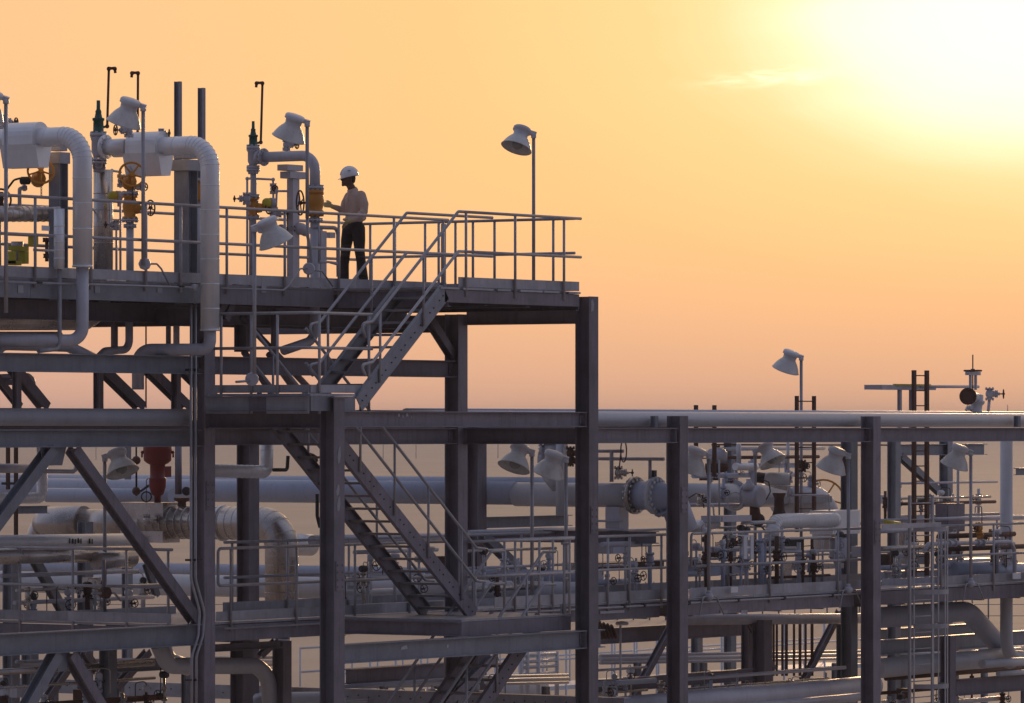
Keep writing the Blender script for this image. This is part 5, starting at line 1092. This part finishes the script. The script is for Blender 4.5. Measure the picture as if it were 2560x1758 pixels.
sf = thing('white_bracket', 'small white ladder shaped bracket frame on the guardrail', 'bracket', PV(1872, 1396, .2)); 
for x in (1862, 1879): part(sf, 'upright', MB().box(PV(x - 2, 1398, .19), PV(x + 2, 1338, .22)), 'white')
for y in (1340, 1368): part(sf, 'crossbar', MB().box(PV(1863, y + 3, .195), PV(1878, y - 2, .215)), 'white')
part(sf, 'arm', MB().tube([PV(1830, 1330, .2), PV(1832, 1337, .2), PV(1862, 1340, .2)], .012, 6), 'white')
yt = solo('yellow_lever', MB().tube([PV(2212, 1304, 1.0), PV(2250, 1309, 1.0)], .035, 8), 'yellow', 'yellow lever handle left of the caged ladder', 'handle')
pipe('pipe', 'horizontal pipe with flanges behind the right guardrail bending down', [PV(2310, 1380, .9), PV(2320, 1360, .9), PV(2525, 1355, .9), PV(2536, 1375, .9), PV(2537, 1452, .9), PV(2620, 1453, .9)], .04, 'pipe', rad=.1, flanges=[(1, .25), (1, .32), (1, .6), (1, .66)])
valve('brass coloured gate valve above the flanged pipe at right', PV(2448, 1320, 1.4), (0, 0, 1), -RT * .5 - FW, .9, 'orange', 'rust', .07); valve('second brass coloured gate valve lower on the same riser at right', PV(2450, 1345, 1.2), (0, 0, 1), RT * .6 - FW, .8, 'orange', 'rust', .06); valve('dark gate valve behind the tall pale pipe at right', PV(2487, 1333, 2.4), RT, -FW + RT, .9, 'rust', 'dark', .07)
loop('small bore hairpin pipe above the brass gate valves', 1.4, [(2422, 1290), (2438, 1285), (2438, 1266), (2454, 1266), (2455, 1312)], .012, 'galv', elb=False)
pipe('pipe', 'long slim pipe behind the guardrail running to the right edge', [PV(2200, 1302, 2.0), PV(2620, 1290, 2.0)], .035, 'pipe'); pipe('pipe', 'blue grey pipe low behind the right toe boards', [PV(2380, 1425, 1.6), PV(2640, 1428, 1.6)], .15, 'pipeb', n=20)
pipe('pipe', 'upper slim pipe crossing behind the lamps between the columns', [PV(1800, 1123, 5), PV(2060, 1121, 5)], .035, 'pipew'); pipe('pipe', 'thin dark line crossing behind the lamps between the columns', [PV(1780, 1112, 5), PV(2240, 1113, 5)], .016, 'rust'); pipe('insulated_pipe', 'short banded insulated pipe behind the mirrored floodlight', [PV(1838, 1167, 4), PV(1890, 1167, 4)], .07, 'clad', seams=.13); pipe('pipe', 'slim vertical pipe behind the rack beam between the columns', [PV(1847, 1110, 4), PV(1847, 1160, 4)], .045, 'pipew')
pipe('pipe', 'upright slim pipe behind the mirrored floodlight', [PV(1970, 1105, 4.5), PV(1970, 1200, 4.5)], .03, 'pipew'); pipe('pipe', 'thin upright rod behind the lamp pole right of the third column', [PV(1798, 1150, 2), PV(1798, 1310, 2)], .016, 'galv')
t = thing('olive_tank', 'olive brown tank bowl behind the lamp right of the third column', 'tank', PV(1790, 1180, 3.2)); part(t, 'bowl', MB().lathe(PV(1792, 1182, 3.2), (0, 0, 1), [(.1, 0), (.2, .03), (.22, .1), (.22, .17)], 20), 'rust'); part(t, 'upper_shell', MB().lathe(PV(1792, 1159, 3.2), (0, 0, 1), [(.19, 0), (.2, .2), (.15, .26), (.05, .3)], 20), 'pipe')
t = thing('bent_pipe_valve', 'pale swan neck pipe with small valves above the large pale pipe', 'pipe', PU(1400, 1200, 13.7)); part(t, 'swan_neck', MB().tube(rnd([PU(1395, 1215, 13.7), PU(1375, 1190, 13.7), PU(1362, 1160, 13.7), PU(1365, 1125, 13.7), PU(1410, 1122, 13.7)], .3), .14, 20), 'pipew'); part(t, 'standpipe', MB().tube([PU(1400, 1290, 13.5), PU(1400, 1110, 13.5)], .075, 14), 'pipew'); fl(t, PU(1352, 1148, 13.6), RT, .14, 'pipe', .05, 8); fl(t, PU(1352, 1128, 13.6), RT, .13, 'pipe', .05, 8)
valve('dark gate valve cluster left of the front corner column', PU(1426, 1133, 13.5), (0, 0, 1), RT, .9, 'rust', 'dark', .05)
valve('second dark gate valve below the first at the front corner column', PU(1426, 1153, 13.5), (0, 0, 1), RT, .7, 'rust', 'dark', .04)
# clutter on the platform floor: pump skids
rs = random.Random(3)
for i, (label, x0, x1, y0, y1, v, m) in enumerate((
    ('low blue grey skid box right of the third column', 1745, 1800, 1412, 1442, 1.6, 'pipeb'), ('low grey skid block under the instrument box', 1808, 1862, 1405, 1438, 1.9, 'pipe'),
    ('brown equipment block behind the sign frame', 1850, 1900, 1350, 1378, 2.3, 'rust'), ('small brown pump block left of the grey drum', 1905, 1935, 1358, 1385, 2.2, 'rust'),
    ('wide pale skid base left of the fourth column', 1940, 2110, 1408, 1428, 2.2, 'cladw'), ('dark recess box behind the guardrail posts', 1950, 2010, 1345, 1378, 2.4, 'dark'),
    ('grey box right of the front corner column on the platform', 1528, 1562, 1350, 1385, 2.2, 'pipeb'), ('long brown shelf right of the front corner column', 1500, 1660, 1402, 1426, 2.4, 'rust'), ('pale tray right of the front corner column', 1585, 1657, 1362, 1368, 2.0, 'cladw'),
    ('grey base block behind the caged ladder', 2210, 2320, 1425, 1452, 2.0, 'pipe'), ('pale panel right of the caged ladder low behind rails', 2400, 2490, 1395, 1412, 2.4, 'pipew'), ('small white plate on the right toe board', 2533, 2552, 1432, 1448, .19, 'sign'), ('small white plate on the toe board between the columns', 1828, 1845, 1467, 1482, .19, 'sign'))):
    cabinet(label, x0, x1, y0, y1, v, .02 if m == 'sign' else .35, m, 'sign_plate' if m == 'sign' else 'equipment_block', door=m != 'sign')
for i, (label, pts, v, r, m) in enumerate((
    ('ochre small bore tubing bent beside the lamp pole', [(1775, 1262), (1783, 1266), (1785, 1290), (1835, 1291)], 1.5, .016, 'cladw'), ('small horizontal pipe behind the rear post at mid height', [(1722, 1262), (1860, 1262)], 2.3, .03, 'pipe'),
    ('thin cable hoop hanging left of the diaphragm actuator', [(1722, 1245), (1740, 1234), (1756, 1238), (1760, 1270)], 1.9, .011, 'dark'), ('black cable drooping under the lamp shade', [(1906, 1200), (1922, 1205), (1926, 1230), (1915, 1250)], 1.9, .012, 'dark'),
    ('lower grey pipe run right of the third column', [(1730, 1372), (1990, 1372)], 2.0, .04, 'pipe'), ('second grey pipe run right of the third column near floor', [(1728, 1418), (1990, 1404)], .6, .016, 'galv'),
    ('upright brown pipe left of the fourth column', [(2030, 1400), (2030, 1345), (2070, 1345)], 2.2, .03, 'rust'), ('thin pipe loop on the pale elbow', [(1975, 1238), (2072, 1238), (2074, 1290)], 2.0, .02, 'galv'),
    ('horizontal pipe crossing behind the strainer', [(1552, 1260), (1660, 1260)], 2.2, .03, 'pipe'), ('black drooping cable right of the diaphragm actuator', [(1880, 1310), (1905, 1318), (1920, 1335)], 1.8, .016, 'dark'))):
    loop(label, v, pts, r, m, elb=False, name='small_pipe', group='small pipes on the lower platform')
for label, x, y, v in (('rusty valve stack behind the lamp pole right of the third column', 1752, 1250, 2.0), ('instrument valve on the pale pipe beneath the rack beam', 1790, 1128, 4.5), ('small dark instrument valve above the pale elbow', 2005, 1165, 2.7), ('instrument valve on the platform left of sign frame', 1815, 1362, 1.8)):
    valve(label, PV(x, y, v), (0, 0, 1), RT * .4 - FW, .9, 'cladw' if y > 1200 else 'rust', 'dark', .05, 'instrument valves')
# dark uprights under the lower platform
for i, x in enumerate((1934, 1942, 1956, 1966, 1985, 2000, 2014, 2030)):
    solo('hanger_bar', MB().bar(PV(x, 1690, 3.6), PV(x, 1560, 3.6), .05 if i in (3, 5, 7) else .025, .04, up=(0, 1, 0)), 'rust', ('first', 'second', 'third', 'fourth', 'fifth', 'sixth', 'seventh', 'last')[i] + ' dark hanger bar from the left in the row under the lower platform', 'bar', 'row of dark hanger bars')
t = thing('coil', 'dark ribbed bellows hanging under the lower platform', 'bellows', PV(1515, 1600, 3.0)); 
for k in range(5): part(t, 'rib', MB().torus(PV(1498 + k * 9, 1575 + k * 1, 3.0), RT * .8 + Vector((0, 0, .3)), .16 - .012 * k, .03, 20, 8), 'rust')
solo('hanging_lamp', MB().lathe(PV(1555, 1556, 1.5), (0, 0, 1), [(.02, .02), (.1, .01), (.12, -.03), (.1, -.05)], 18).tube([PV(1551, 1560, 1.5), PV(1551, 1700, 1.5)], .02, 8), 'white', 'small lamp on a thin pole under the lower platform', 'lamp')

# ------------------------------------------------------------------ valve skids: headers, spools, small valves and tubing on one base frame
def skid(label, x0, x1, v, zb, n, hgt, seed, cols=('pipe', 'pipew', 'cladw', 'rust', 'pipeb'), d=.7):
    r_ = random.Random(seed); ua, ub2 = XU(x0, v), XU(x1, v); t = thing('valve_skid', label, 'valve skid', ((ua + ub2) / 2, v, zb), 'small valve skids')
    part(t, 'base_frame', MB().channel((ua, v, zb + .06), (ub2, v, zb + .06), .12, .06, .01, flip=True), 'plate')
    for k in range(3):
        z = zb + .2 + hgt * (k + r_.random() * .6) / 3; vv = v + r_.random() * d; part(t, 'header', MB().tube([(ua + r_.random() * .3, vv, z), (ub2 - r_.random() * .3, vv, z)], r_.choice((.025, .035, .05)), 10), r_.choice(cols))
    for i in range(n):
        u = ua + (ub2 - ua) * (i + .3 + .4 * r_.random()) / n; vv = v + r_.random() * d; h = hgt * (.5 + .5 * r_.random()); m = r_.choice(cols); rr = r_.choice((.022, .03, .04))
        part(t, 'spool', MB().tube([(u, vv, zb), (u, vv, zb + h)], rr, 10), m)
        zz = zb + h * (.45 + .4 * r_.random()); c = Vector((u, vv, zz))
        for dz_ in (-.09, .09): part(t, 'flange', MB().flange(c + Vector((0, 0, dz_)), (0, 0, 1), rr * 2.1, .022, 6, .009), m)
        part(t, 'valve_body', MB().lathe(c - Vector((0, 0, .08)), (0, 0, 1), [(rr * 1.1, 0), (rr * 1.8, .05), (rr * 1.8, .11), (rr * 1.1, .16)], 12), m)
        hd = (-FW + RT * r_.uniform(-1.2, 1.2)).normalized()
        part(t, 'stem', MB().tube([c, c + hd * .17], .013, 6), 'dark'); part(t, 'handwheel', MB().wheel(c + hd * .17, hd, r_.choice((.05, .065, .08)), .008, 4), r_.choice(('rust', 'dark', 'galv')))
        if r_.random() < .6:
            p = Vector((u, vv, zb + h)); part(t, 'transmitter', MB().lathe(p, (-FW * r_.uniform(.2, 1) + RT * r_.uniform(-1, 1)).normalized(), [(.045, -.07), (.055, -.05), (.055, .05), (.045, .07)], 12), r_.choice(('dark', 'pipe', 'white')))
            q2 = p + RT * r_.uniform(-.3, .3); part(t, 'tubing', MB().tube(rnd([p, p + Vector((0, 0, .12)), q2 + Vector((0, 0, .1)), q2 - Vector((0, 0, .3))], .06), .008, 6), r_.choice(('dark', 'galv', 'cladw')))
    for k in range(2):
        u = ua + (ub2 - ua) * r_.random() * .7; z = zb + hgt * r_.uniform(.15, .6); w_ = r_.uniform(.15, .4)
        part(t, 'instrument_box', MB().box((u, v + d, z), (u + w_, v + d + .2, z + r_.uniform(.12, .3))), r_.choice(('pipe', 'pipew', 'cladw', 'rust')))
    return t
skid('cluttered valve skid just right of the front corner column', 1505, 1655, 1.0, ZL, 7, 1.0, 11)
skid('tall cluttered valve skid right of the third column', 1735, 1850, 1.1, ZL, 7, 1.25, 5)
skid('cluttered valve skid below the diaphragm actuator', 1850, 1970, 1.2, ZL, 8, 1.3, 9)
skid('cluttered valve skid left of the fourth column', 1965, 2140, 1.0, ZL, 8, 1.0, 21)
skid('valve skid behind the caged ladder', 2205, 2350, 1.3, ZL, 6, .95, 33)
skid('valve skid at the right picture edge behind the rails', 2380, 2590, 1.1, ZL, 8, .95, 17)
skid('valve skid half hidden behind the middle stair flight', 880, 1120, 1.2, ZL, 7, .9, 40)
skid('valve skid behind the rail left of the front corner column', 1180, 1420, 1.2, ZL, 8, .95, 41)
skid('far instrument skid level with the large pale pipe, right', 1790, 2080, 4.2, ZV(1900, 1260, 4.2), 9, .9, 51)
skid('far instrument skid beyond the fourth column', 2235, 2500, 5.0, ZV(2350, 1300, 5), 7, .75, 52)
skid('low valve skid behind the left braces', 60, 440, 3.2, ZL - .0, 8, .6, 61)
skid('ground level skid beneath the lower platform, right', 1500, 1690, 2.5, ZV(1600, 1765, 2.5), 6, .6, 71)
skid('ground level skid beneath the lower platform near the hanger bars', 1720, 2140, 2.2, ZV(1900, 1790, 2.2), 9, .8, 72)
skid('ground level skid at the bottom right corner', 2210, 2560, 2.6, ZV(2400, 1790, 2.6), 8, .8, 73)
skid('ground level skid behind the lowest stair flight', 900, 1300, 2.6, ZV(1100, 1790, 2.6), 8, .7, 74)
skid('ground level skid low at the left behind the braces', 20, 470, 2.4, ZV(250, 1800, 2.4), 8, .7, 75)
# cable trays and pipe sleepers crossing below the lower platform
for label, x0, x1, y, v, m in (('pale cable tray under the lower platform at left', 40, 700, 1655, 5.5, 'plate'), ('slim pale pipe bundle under the lower platform centre', 880, 1420, 1700, 4.0, 'pipew'), ('slim grey pipe bundle under the lower platform right', 1500, 2160, 1640, 5.2, 'pipe'), ('slim pipe bundle at the bottom right', 2200, 2600, 1620, 5.0, 'pipe')):
    t = thing('pipe_bundle', label, 'pipes', PV(x0, y, v), 'slim pipe bundles')
    for k in range(3): part(t, 'pipe_run', MB().tube([PV(x0, y + k * 9, v + .3 * k), PV(x1, y - 12 + k * 9, v + .3 * k)], .03 + .012 * (k % 2), 8), m if k != 1 else 'pipew')
    for k in range(4):
        q = PV(x0 + (x1 - x0) * (k + .5) / 4, y + 30, v); part(t, 'sleeper', MB().ibeam((q.x, v - .1, ZL - 4), (q.x, v - .1, q.z + .1), .12, .1, .01, .008, up=(0, 1, 0)), 'steelb')

# ------------------------------------------------------------------ far things on the sand
ff = thing('perimeter_fence', 'distant perimeter fence with forked posts on the sand', 'fence', PV(1800, 1545, 130))
vfence = PZ(1800, 1548, 0).y
pf = PZ(1745, 1552, 0); pf2 = PZ(1866, 1552, 0); stp_ = (pf2 - pf).length / 3
dirf = (pf2 - pf).normalized()
for k in range(-40, 30):
    p = pf + dirf * stp_ * k; p = Vector((p.x, p.y, 0))
    if not (850 < CX + F * (p - CAM).dot(RT) / (p - CAM).dot(FW) < 2500): continue
    mb = MB().tube([p, p + Vector((0, 0, 2.0))], .05, 6)
    for s_ in (-1, 1): mb.tube([p + Vector((0, 0, 2.0)), p + RT * s_ * .28 + Vector((0, 0, 2.4))], .04, 6)
    part(ff, 'post', mb, 'steelb')
for z in (.3, 1.0, 1.7): part(ff, 'wire', MB().tube([Vector((*(pf - dirf * stp_ * 40).xy, z)), Vector((*(pf + dirf * stp_ * 30).xy, z))], .02, 4), 'steelb')
# a white handrailed walkway half way out
vw = 20.0; z0w = ZV(1600, 1700, vw); ww = thing('walkway', 'pale railed walkway out on the sand behind the plant', 'walkway', PV(1600, 1700, vw))
part(ww, 'deck', MB().box((XU(860, vw), vw, z0w - .1), (XU(2160, vw), vw + 1.2, z0w)), 'white')
for dz in (.62, 1.15): 
    for dv in (0, 1.2): part(ww, 'rail', MB().tube([(XU(860, vw), vw + dv, z0w + dz), (XU(2160, vw), vw + dv, z0w + dz)], .025, 6), 'white')
for k in range(24):
    u = XU(860, vw) + (XU(2160, vw) - XU(860, vw)) * k / 23
    part(ww, 'post', MB().tube([(u, vw, 0), (u, vw, z0w + 1.15)], .025, 6), 'white')
    part(ww, 'post', MB().tube([(u, vw + 1.2, z0w - .1), (u, vw + 1.2, z0w + 1.15)], .02, 6), 'white')
# stack of pale pipe racks seen through the stair
pr = thing('pale_frame', 'pale stacked pipe frame seen through the lowest stair flight', 'frame', PV(1340, 1700, 8))
for y in (1634, 1650, 1664, 1682, 1700): part(pr, 'crossbar', MB().tube([PV(1300, y + 6, 8), PV(1392, y, 8)], .035, 8), 'white')
for x in (1302, 1318, 1345, 1392): part(pr, 'upright', MB().tube([PV(x, 1760, 8), PV(x, 1628, 8)], .045, 8), 'white')
# tanks low at the bottom
for label, px, py, v, r in (('pale horizontal tank low behind the lowest stair flight', 1270, 1740, 9, .45), ('pale tank end low behind the front column', 745, 1760, 3.4, .2)):
    c = PV(px, py, v); t = thing('tank', label, 'tank', c); part(t, 'shell', MB().lathe(c, (.75, -.66, 0), [(r * .5, -.8), (r * .9, -.72), (r, -.6), (r, .6), (r * .9, .72), (r * .5, .8)], 24), 'pipew')
# distant power poles
for k, (x, y) in enumerate(((958, 1118), (1245, 1110), (240, 1112), (1040, 1114))):
    b = PZ(x, 1150, 0); top = 12 + (HZ - y) / F * (b - CAM).dot(FW)
    t = thing('power_pole', 'faint distant power pole on the desert horizon, ' + ('left of the rear column', 'right of the rear column', 'at the far left under the beam', 'close left of the rear column')[k], 'pole', Vector((b.x, b.y, 0)), 'distant power poles'); part(t, 'pole', MB().tube([b, Vector((b.x, b.y, max(8, top)))], .14, 6), 'steelb'); part(t, 'cross_arm', MB().bar(Vector((b.x, b.y, 7.2)) - RT * 1.2, Vector((b.x, b.y, 7.2)) + RT * 1.2, .12, .12), 'steelb')

# ------------------------------------------------------------------ the worker
YP = (PV(885, 700, .75) - CAM).dot(FW)
def Q(x, y, off=0.0): return CAM + ray(x, y) * (YP + off)
FEET = Vector((*Q(884, 704).xy, ZD))
pw = thing('person', 'worker in white helmet, pale shirt and dark trousers reaching to the orange valve', 'person', FEET)
BF = (-RT * .88 - FW * .47).normalized(); BS = Vector((0, 0, 1)).cross(BF)     # the way he faces, and his left
def fuse(parent, name, mb, m, vox=.011, smooth=5):
    """one continuous surface grown from overlapping solids"""
    o = part(parent, name, mb, m)
    r = o.modifiers.new('fuse', 'REMESH'); r.mode = 'VOXEL'; r.voxel_size = vox; r.use_smooth_shade = True
    if smooth:
        q = o.modifiers.new('relax', 'SMOOTH'); q.factor = .5; q.iterations = smooth
    return o
def loft(mb, rings, n=20):
    """rings of (centre, half width along the shoulders, half depth front to back)"""
    base = len(mb.v)
    for c, a_, b_ in rings:
        for j in range(n):
            q = 2 * math.pi * j / n; mb.v.append(Vector(c) + BS * math.cos(q) * a_ + BF * math.sin(q) * b_)
    k = len(rings)
    for i in range(k - 1):
        for j in range(n):
            mb.f.append([base + i * n + j, base + i * n + (j + 1) % n, base + (i + 1) * n + (j + 1) % n, base + (i + 1) * n + j]); mb.sm.append(True)
    mb.f.append([base + j for j in reversed(range(n))]); mb.sm.append(True); mb.f.append([base + (k - 1) * n + j for j in range(n)]); mb.sm.append(True)
    return mb
def limb(mb, pts, rs):
    mb.tube(pts, rs, 14)
    for p_, r_ in zip(pts, rs): mb.ball(p_, r_, 12, 8)
    return mb
shN, elN, wrN, hdN = Q(906, 490, -.10), Q(910, 529, -.19), Q(880, 551, -.27), Q(867, 557, -.28)
shF, elF, wrF, hdF = Q(869, 491, .14), Q(856, 526, .10), Q(832, 517, -.02), Q(823, 512, -.08)
hiF, knF, anF = Q(873, 566, .07), Q(864, 628, .08), Q(861, 692, .07)
hiN, knN, anN = Q(895, 566, -.07), Q(899, 628, -.08), Q(908, 694, -.05)
HC = Q(869, 447)
bm1 = MB()
bm1.ball(HC + Vector((0, 0, .01)), .1, 18, 12, (.95, .95, 1.2)); bm1.ball(HC + BF * .035 - Vector((0, 0, .055)), .066, 14, 10, (1, 1, 1.0))      # skull and jaw
bm1.ball(HC + BF * .108 - Vector((0, 0, .022)), .017, 10, 6, (1, 1, 1.1)); bm1.tube([HC + BF * .09 + Vector((0, 0, .03)), HC + BF * .115 - Vector((0, 0, .02))], [.012, .017], 8)   # nose
bm1.ball(HC + BF * .088 - Vector((0, 0, .066)), .022, 10, 6, (1, 1, .6)); bm1.ball(HC + BF * .082 - Vector((0, 0, .10)), .027, 10, 6); bm1.ball(HC + BF * .085 + Vector((0, 0, .04)), .028, 10, 6, (1, 1, .6))  # lips, chin, brow
for s_ in (-1, 1): bm1.ball(HC + BS * s_ * .094 - Vector((0, 0, .012)) - BF * .012, .026, 10, 6, (.8, .8, 1.25))
limb(bm1, [HC - Vector((0, 0, .06)) - BF * .02, Q(883, 478)], [.062, .068])
loft(bm1, [(Q(885, 556), .13, .09), (Q(887, 525), .12, .085), (Q(888, 495), .14, .09), (Q(885, 480), .08, .06)])
limb(bm1, [shN, elN, wrN], [.045, .036, .024]); limb(bm1, [shF, elF, wrF], [.045, .036, .024])
limb(bm1, [hiF, knF, anF], [.07, .05, .04]); limb(bm1, [hiN, knN, anN], [.07, .05, .04])
body = fuse(pw, 'body', bm1, 'skin', .008, 3)
sh1 = MB()
loft(sh1, [(Q(885, 556), .178, .132), (Q(886, 545), .182, .138), (Q(887, 530), .178, .135), (Q(888, 512), .190, .142), (Q(888, 498), .198, .140), (Q(887, 488), .185, .115), (Q(885, 481), .125, .088), (Q(882, 476), .08, .075)])
limb(sh1, [Q(902, 490, -.08), Q(910, 511, -.15), elN, Q(896, 543, -.25), Q(885, 549, -.27)], [.088, .076, .066, .058, .048])
limb(sh1, [Q(873, 492, .12), Q(863, 509, .13), elF, Q(845, 521, .05), Q(836, 518, 0)], [.080, .070, .060, .050, .042])
limb(sh1, [Q(905, 534, -.22), Q(899, 541, -.25)], [.066, .062]); limb(sh1, [Q(860, 527, .09), Q(853, 525, .08)], [.063, .06])
sh1.torus(Q(885, 549), (0, 0, 1), .165, .022, 24, 8)
for x_, y_, o_, r_ in ((893, 520, -.14, .03), (880, 530, -.13, .03), (898, 536, -.13, .035), (874, 512, -.02, .03), (912, 545, -.02, .03)): sh1.ball(Q(x_, y_, o_), r_, 10, 6)
shirt = fuse(pw, 'shirt', sh1, 'shirt', .011, 4)
part(shirt, 'collar', MB().lathe(Q(881.5, 477), (Vector((0, 0, 1)) + BF * .4).normalized(), [(.088, -.025), (.092, .0), (.078, .038), (.072, .038), (.08, -.02)], 18, caps=False), 'shirt')
part(shirt, 'button_placket', MB().tube([Q(871, 484, -.10), Q(866, 510, -.10), Q(866, 540, -.09)], .008, 6), 'shirt')
tr1 = MB()
loft(tr1, [(Q(885, 549), .165, .125), (Q(885, 560), .172, .135), (Q(884, 574), .17, .14), (Q(884, 584), .12, .11)])
limb(tr1, [Q(873, 572, .06), Q(867, 603, .08), knF, Q(861, 662, .08), Q(861, 696, .07)], [.115, .098, .082, .074, .076])
limb(tr1, [Q(895, 572, -.06), Q(898, 603, -.08), knN, Q(904, 662, -.07), Q(909, 698, -.05)], [.118, .100, .084, .076, .078])
for p_, r_ in ((Q(862, 640, .03), .07), (Q(866, 618, .03), .08), (Q(902, 645, -.13), .07), (Q(861, 685, .05), .078), (Q(908, 687, -.08), .08)): tr1.ball(p_, r_ * .95, 12, 8, (1, 1, .5))
trou = fuse(pw, 'trousers', tr1, 'pants', .012, 4)
part(trou, 'belt', loft(MB(), [(Q(885, 549.5), .176, .136), (Q(885, 545.5), .176, .136)]), 'dark')
for p, nm in ((anF, 'boot'), (anN, 'boot')):
    f0 = Vector((p.x, p.y, ZD)); b_ = MB(); limb(b_, [f0 + Vector((0, 0, .16)), f0 + Vector((0, 0, .055))], [.055, .052]); limb(b_, [f0 + Vector((0, 0, .05)) - BF * .03, f0 + BF * .10 + Vector((0, 0, .046)), f0 + BF * .19 + Vector((0, 0, .038))], [.05, .046, .038]); fuse(pw, nm, b_, 'boot', .012, 3)
# gloved hands: palm, four unequal fingers and a thumb, closing on what they touch
def hand(name, wr, hd, fdir, side, m, curl):
    fd = Vector(fdir).normalized(); sd = Vector(side); sd = (sd - fd * sd.dot(fd)).normalized(); curl = Vector(curl).normalized(); g_ = MB()
    limb(g_, [wr, wr.lerp(hd, .5)], [.038, .034])
    for i in range(4): limb(g_, [hd - fd * .02 + sd * (.028 - .019 * i), hd + fd * .035 + sd * (.030 - .020 * i)], [.019, .016])
    for i, ln in enumerate((.074, .084, .078, .060)):
        b = hd + fd * .04 + sd * (.031 - .021 * i); k1 = b + fd * ln * .42 + curl * ln * .18; k2 = k1 + fd * ln * .2 + curl * ln * .36; limb(g_, [b, k1, k2], [.0115, .0105, .009])
    th = hd + sd * .04 - fd * .01; limb(g_, [th, th + fd * .03 + sd * .022 + curl * .01, th + fd * .06 + sd * .02 + curl * .03], [.015, .012, .010])
    return fuse(pw, name, g_, m, .0055, 2)
hand('glove', wrN, hdN, -RT * .75 - Vector((0, 0, .65)), -FW * .6 + Vector((0, 0, .4)), 'glove', Vector((0, 0, -.6)) + FW * .8)
hand('glove', wrF, hdF, -RT, Vector((0, 0, 1)), 'glove', FW)
# helmet, hair, face details
hx = (Vector((0, 0, 1)) - RT * .20).normalized(); hc = Q(874, 439)
fwd = (-RT * .95 - FW * .3); fwd = (fwd - hx * fwd.dot(hx)).normalized(); sdv = hx.cross(fwd)
hm = MB(); rows = 9; cols = 24
pts = []
for i in range(rows + 1):
    t_ = math.pi / 2 * i / rows
    for j in range(cols):
        q = 2 * math.pi * j / cols; rx, ry, rz = .150, .124, .158
        pts.append(hc + fwd * math.cos(t_) * math.cos(q) * rx + sdv * math.cos(t_) * math.sin(q) * ry + hx * (math.sin(t_) * rz - .012))
fs = [(i * cols + j, i * cols + (j + 1) % cols, (i + 1) * cols + (j + 1) % cols, (i + 1) * cols + j) for i in range(rows) for j in range(cols)]
hm._add(pts, fs, True)
hel = part(pw, 'helmet', hm, 'helmet')
bmh = MB(); bp_ = []
for j in range(25):
    q = 2 * math.pi * j / 24; ext = .010 + .05 * max(0, math.cos(q)) ** 3
    bp_.append((hc + fwd * math.cos(q) * (.148 + ext) + sdv * math.sin(q) * (.120 + ext * .6) - hx * (.015 + ext * .25), hc + fwd * math.cos(q) * .14 + sdv * math.sin(q) * .112 - hx * .008))
vs = [p for a in bp_[:24] for p in (a[0], a[1], a[0] - hx * .006)]
fs = []
for j in range(24):
    k = (j + 1) % 24; fs += [(j * 3, k * 3, k * 3 + 1, j * 3 + 1), (j * 3, j * 3 + 2, k * 3 + 2, k * 3), (j * 3 + 2, j * 3 + 1, k * 3 + 1, k * 3 + 2)]
bmh._add(vs, fs, True); part(hel, 'brim', bmh, 'helmet')
rg = MB(); rp = [hc + fwd * math.cos(a) * .153 + hx * (math.sin(a) * .155 - .01) for a in [math.pi * k / 12 for k in range(1, 12)]]; rg.tube(rp, .012, 6); part(hel, 'crown_ridge', rg, 'helmet')
lp = hc - FW * .121 + hx * .055 + RT * .01
lg = MB(); dd = (-FW * .93 + hx * .35).normalized(); l2 = RT; 
for a0, a1, rr in ((20, 160, .026), (30, 150, .015)):
    ps = [lp + dd * .004 + l2 * math.cos(math.radians(a)) * rr + hx * math.sin(math.radians(a)) * rr for a in range(a0, a1 + 1, 14)]; lg.tube(ps, .004, 5)
part(hel, 'emblem', lg, 'steelb')
part(pw, 'hair', MB().ball(HC - BF * .045 + Vector((0, 0, .012)), .092, 16, 10, (1, 1, 1.05)).ball(HC - BF * .085 - Vector((0, 0, .02)), .05, 12, 8, (1, 1, 1.2)), 'hair')
for s_ in (-1, 1): part(body, 'eye', MB().ball(HC + BF * .098 + BS * s_ * .032 + Vector((0, 0, .016)), .009, 8, 6), 'hair')
part(body, 'mouth', MB().tube([HC + BF * .088 - BS * .022 - Vector((0, 0, .066)), HC + BF * .103 - Vector((0, 0, .066)), HC + BF * .088 + BS * .022 - Vector((0, 0, .066))], .004, 6), 'dark')

# ------------------------------------------------------------------ dusty air
hb_ = MB().box((-9500, -9500, -2), (9500, 9500, 21)); hm_ = bpy.data.materials.new('dusty_air'); hm_.use_nodes = True
tt = hm_.node_tree; tt.nodes.clear(); vo = tt.nodes.new('ShaderNodeOutputMaterial'); pvn = tt.nodes.new('ShaderNodeVolumePrincipled')
pvn.inputs['Color'].default_value = (.98, .93, .88, 1); pvn.inputs['Density'].default_value = HAZE; pvn.inputs['Anisotropy'].default_value = 0.0
tt.links.new(pvn.outputs[0], vo.inputs['Volume'])
if HAZE > 0: tag(part(None, 'haze', hb_, hm_), 'pale dusty desert air fading the far sand', 'haze', None, 'stuff')
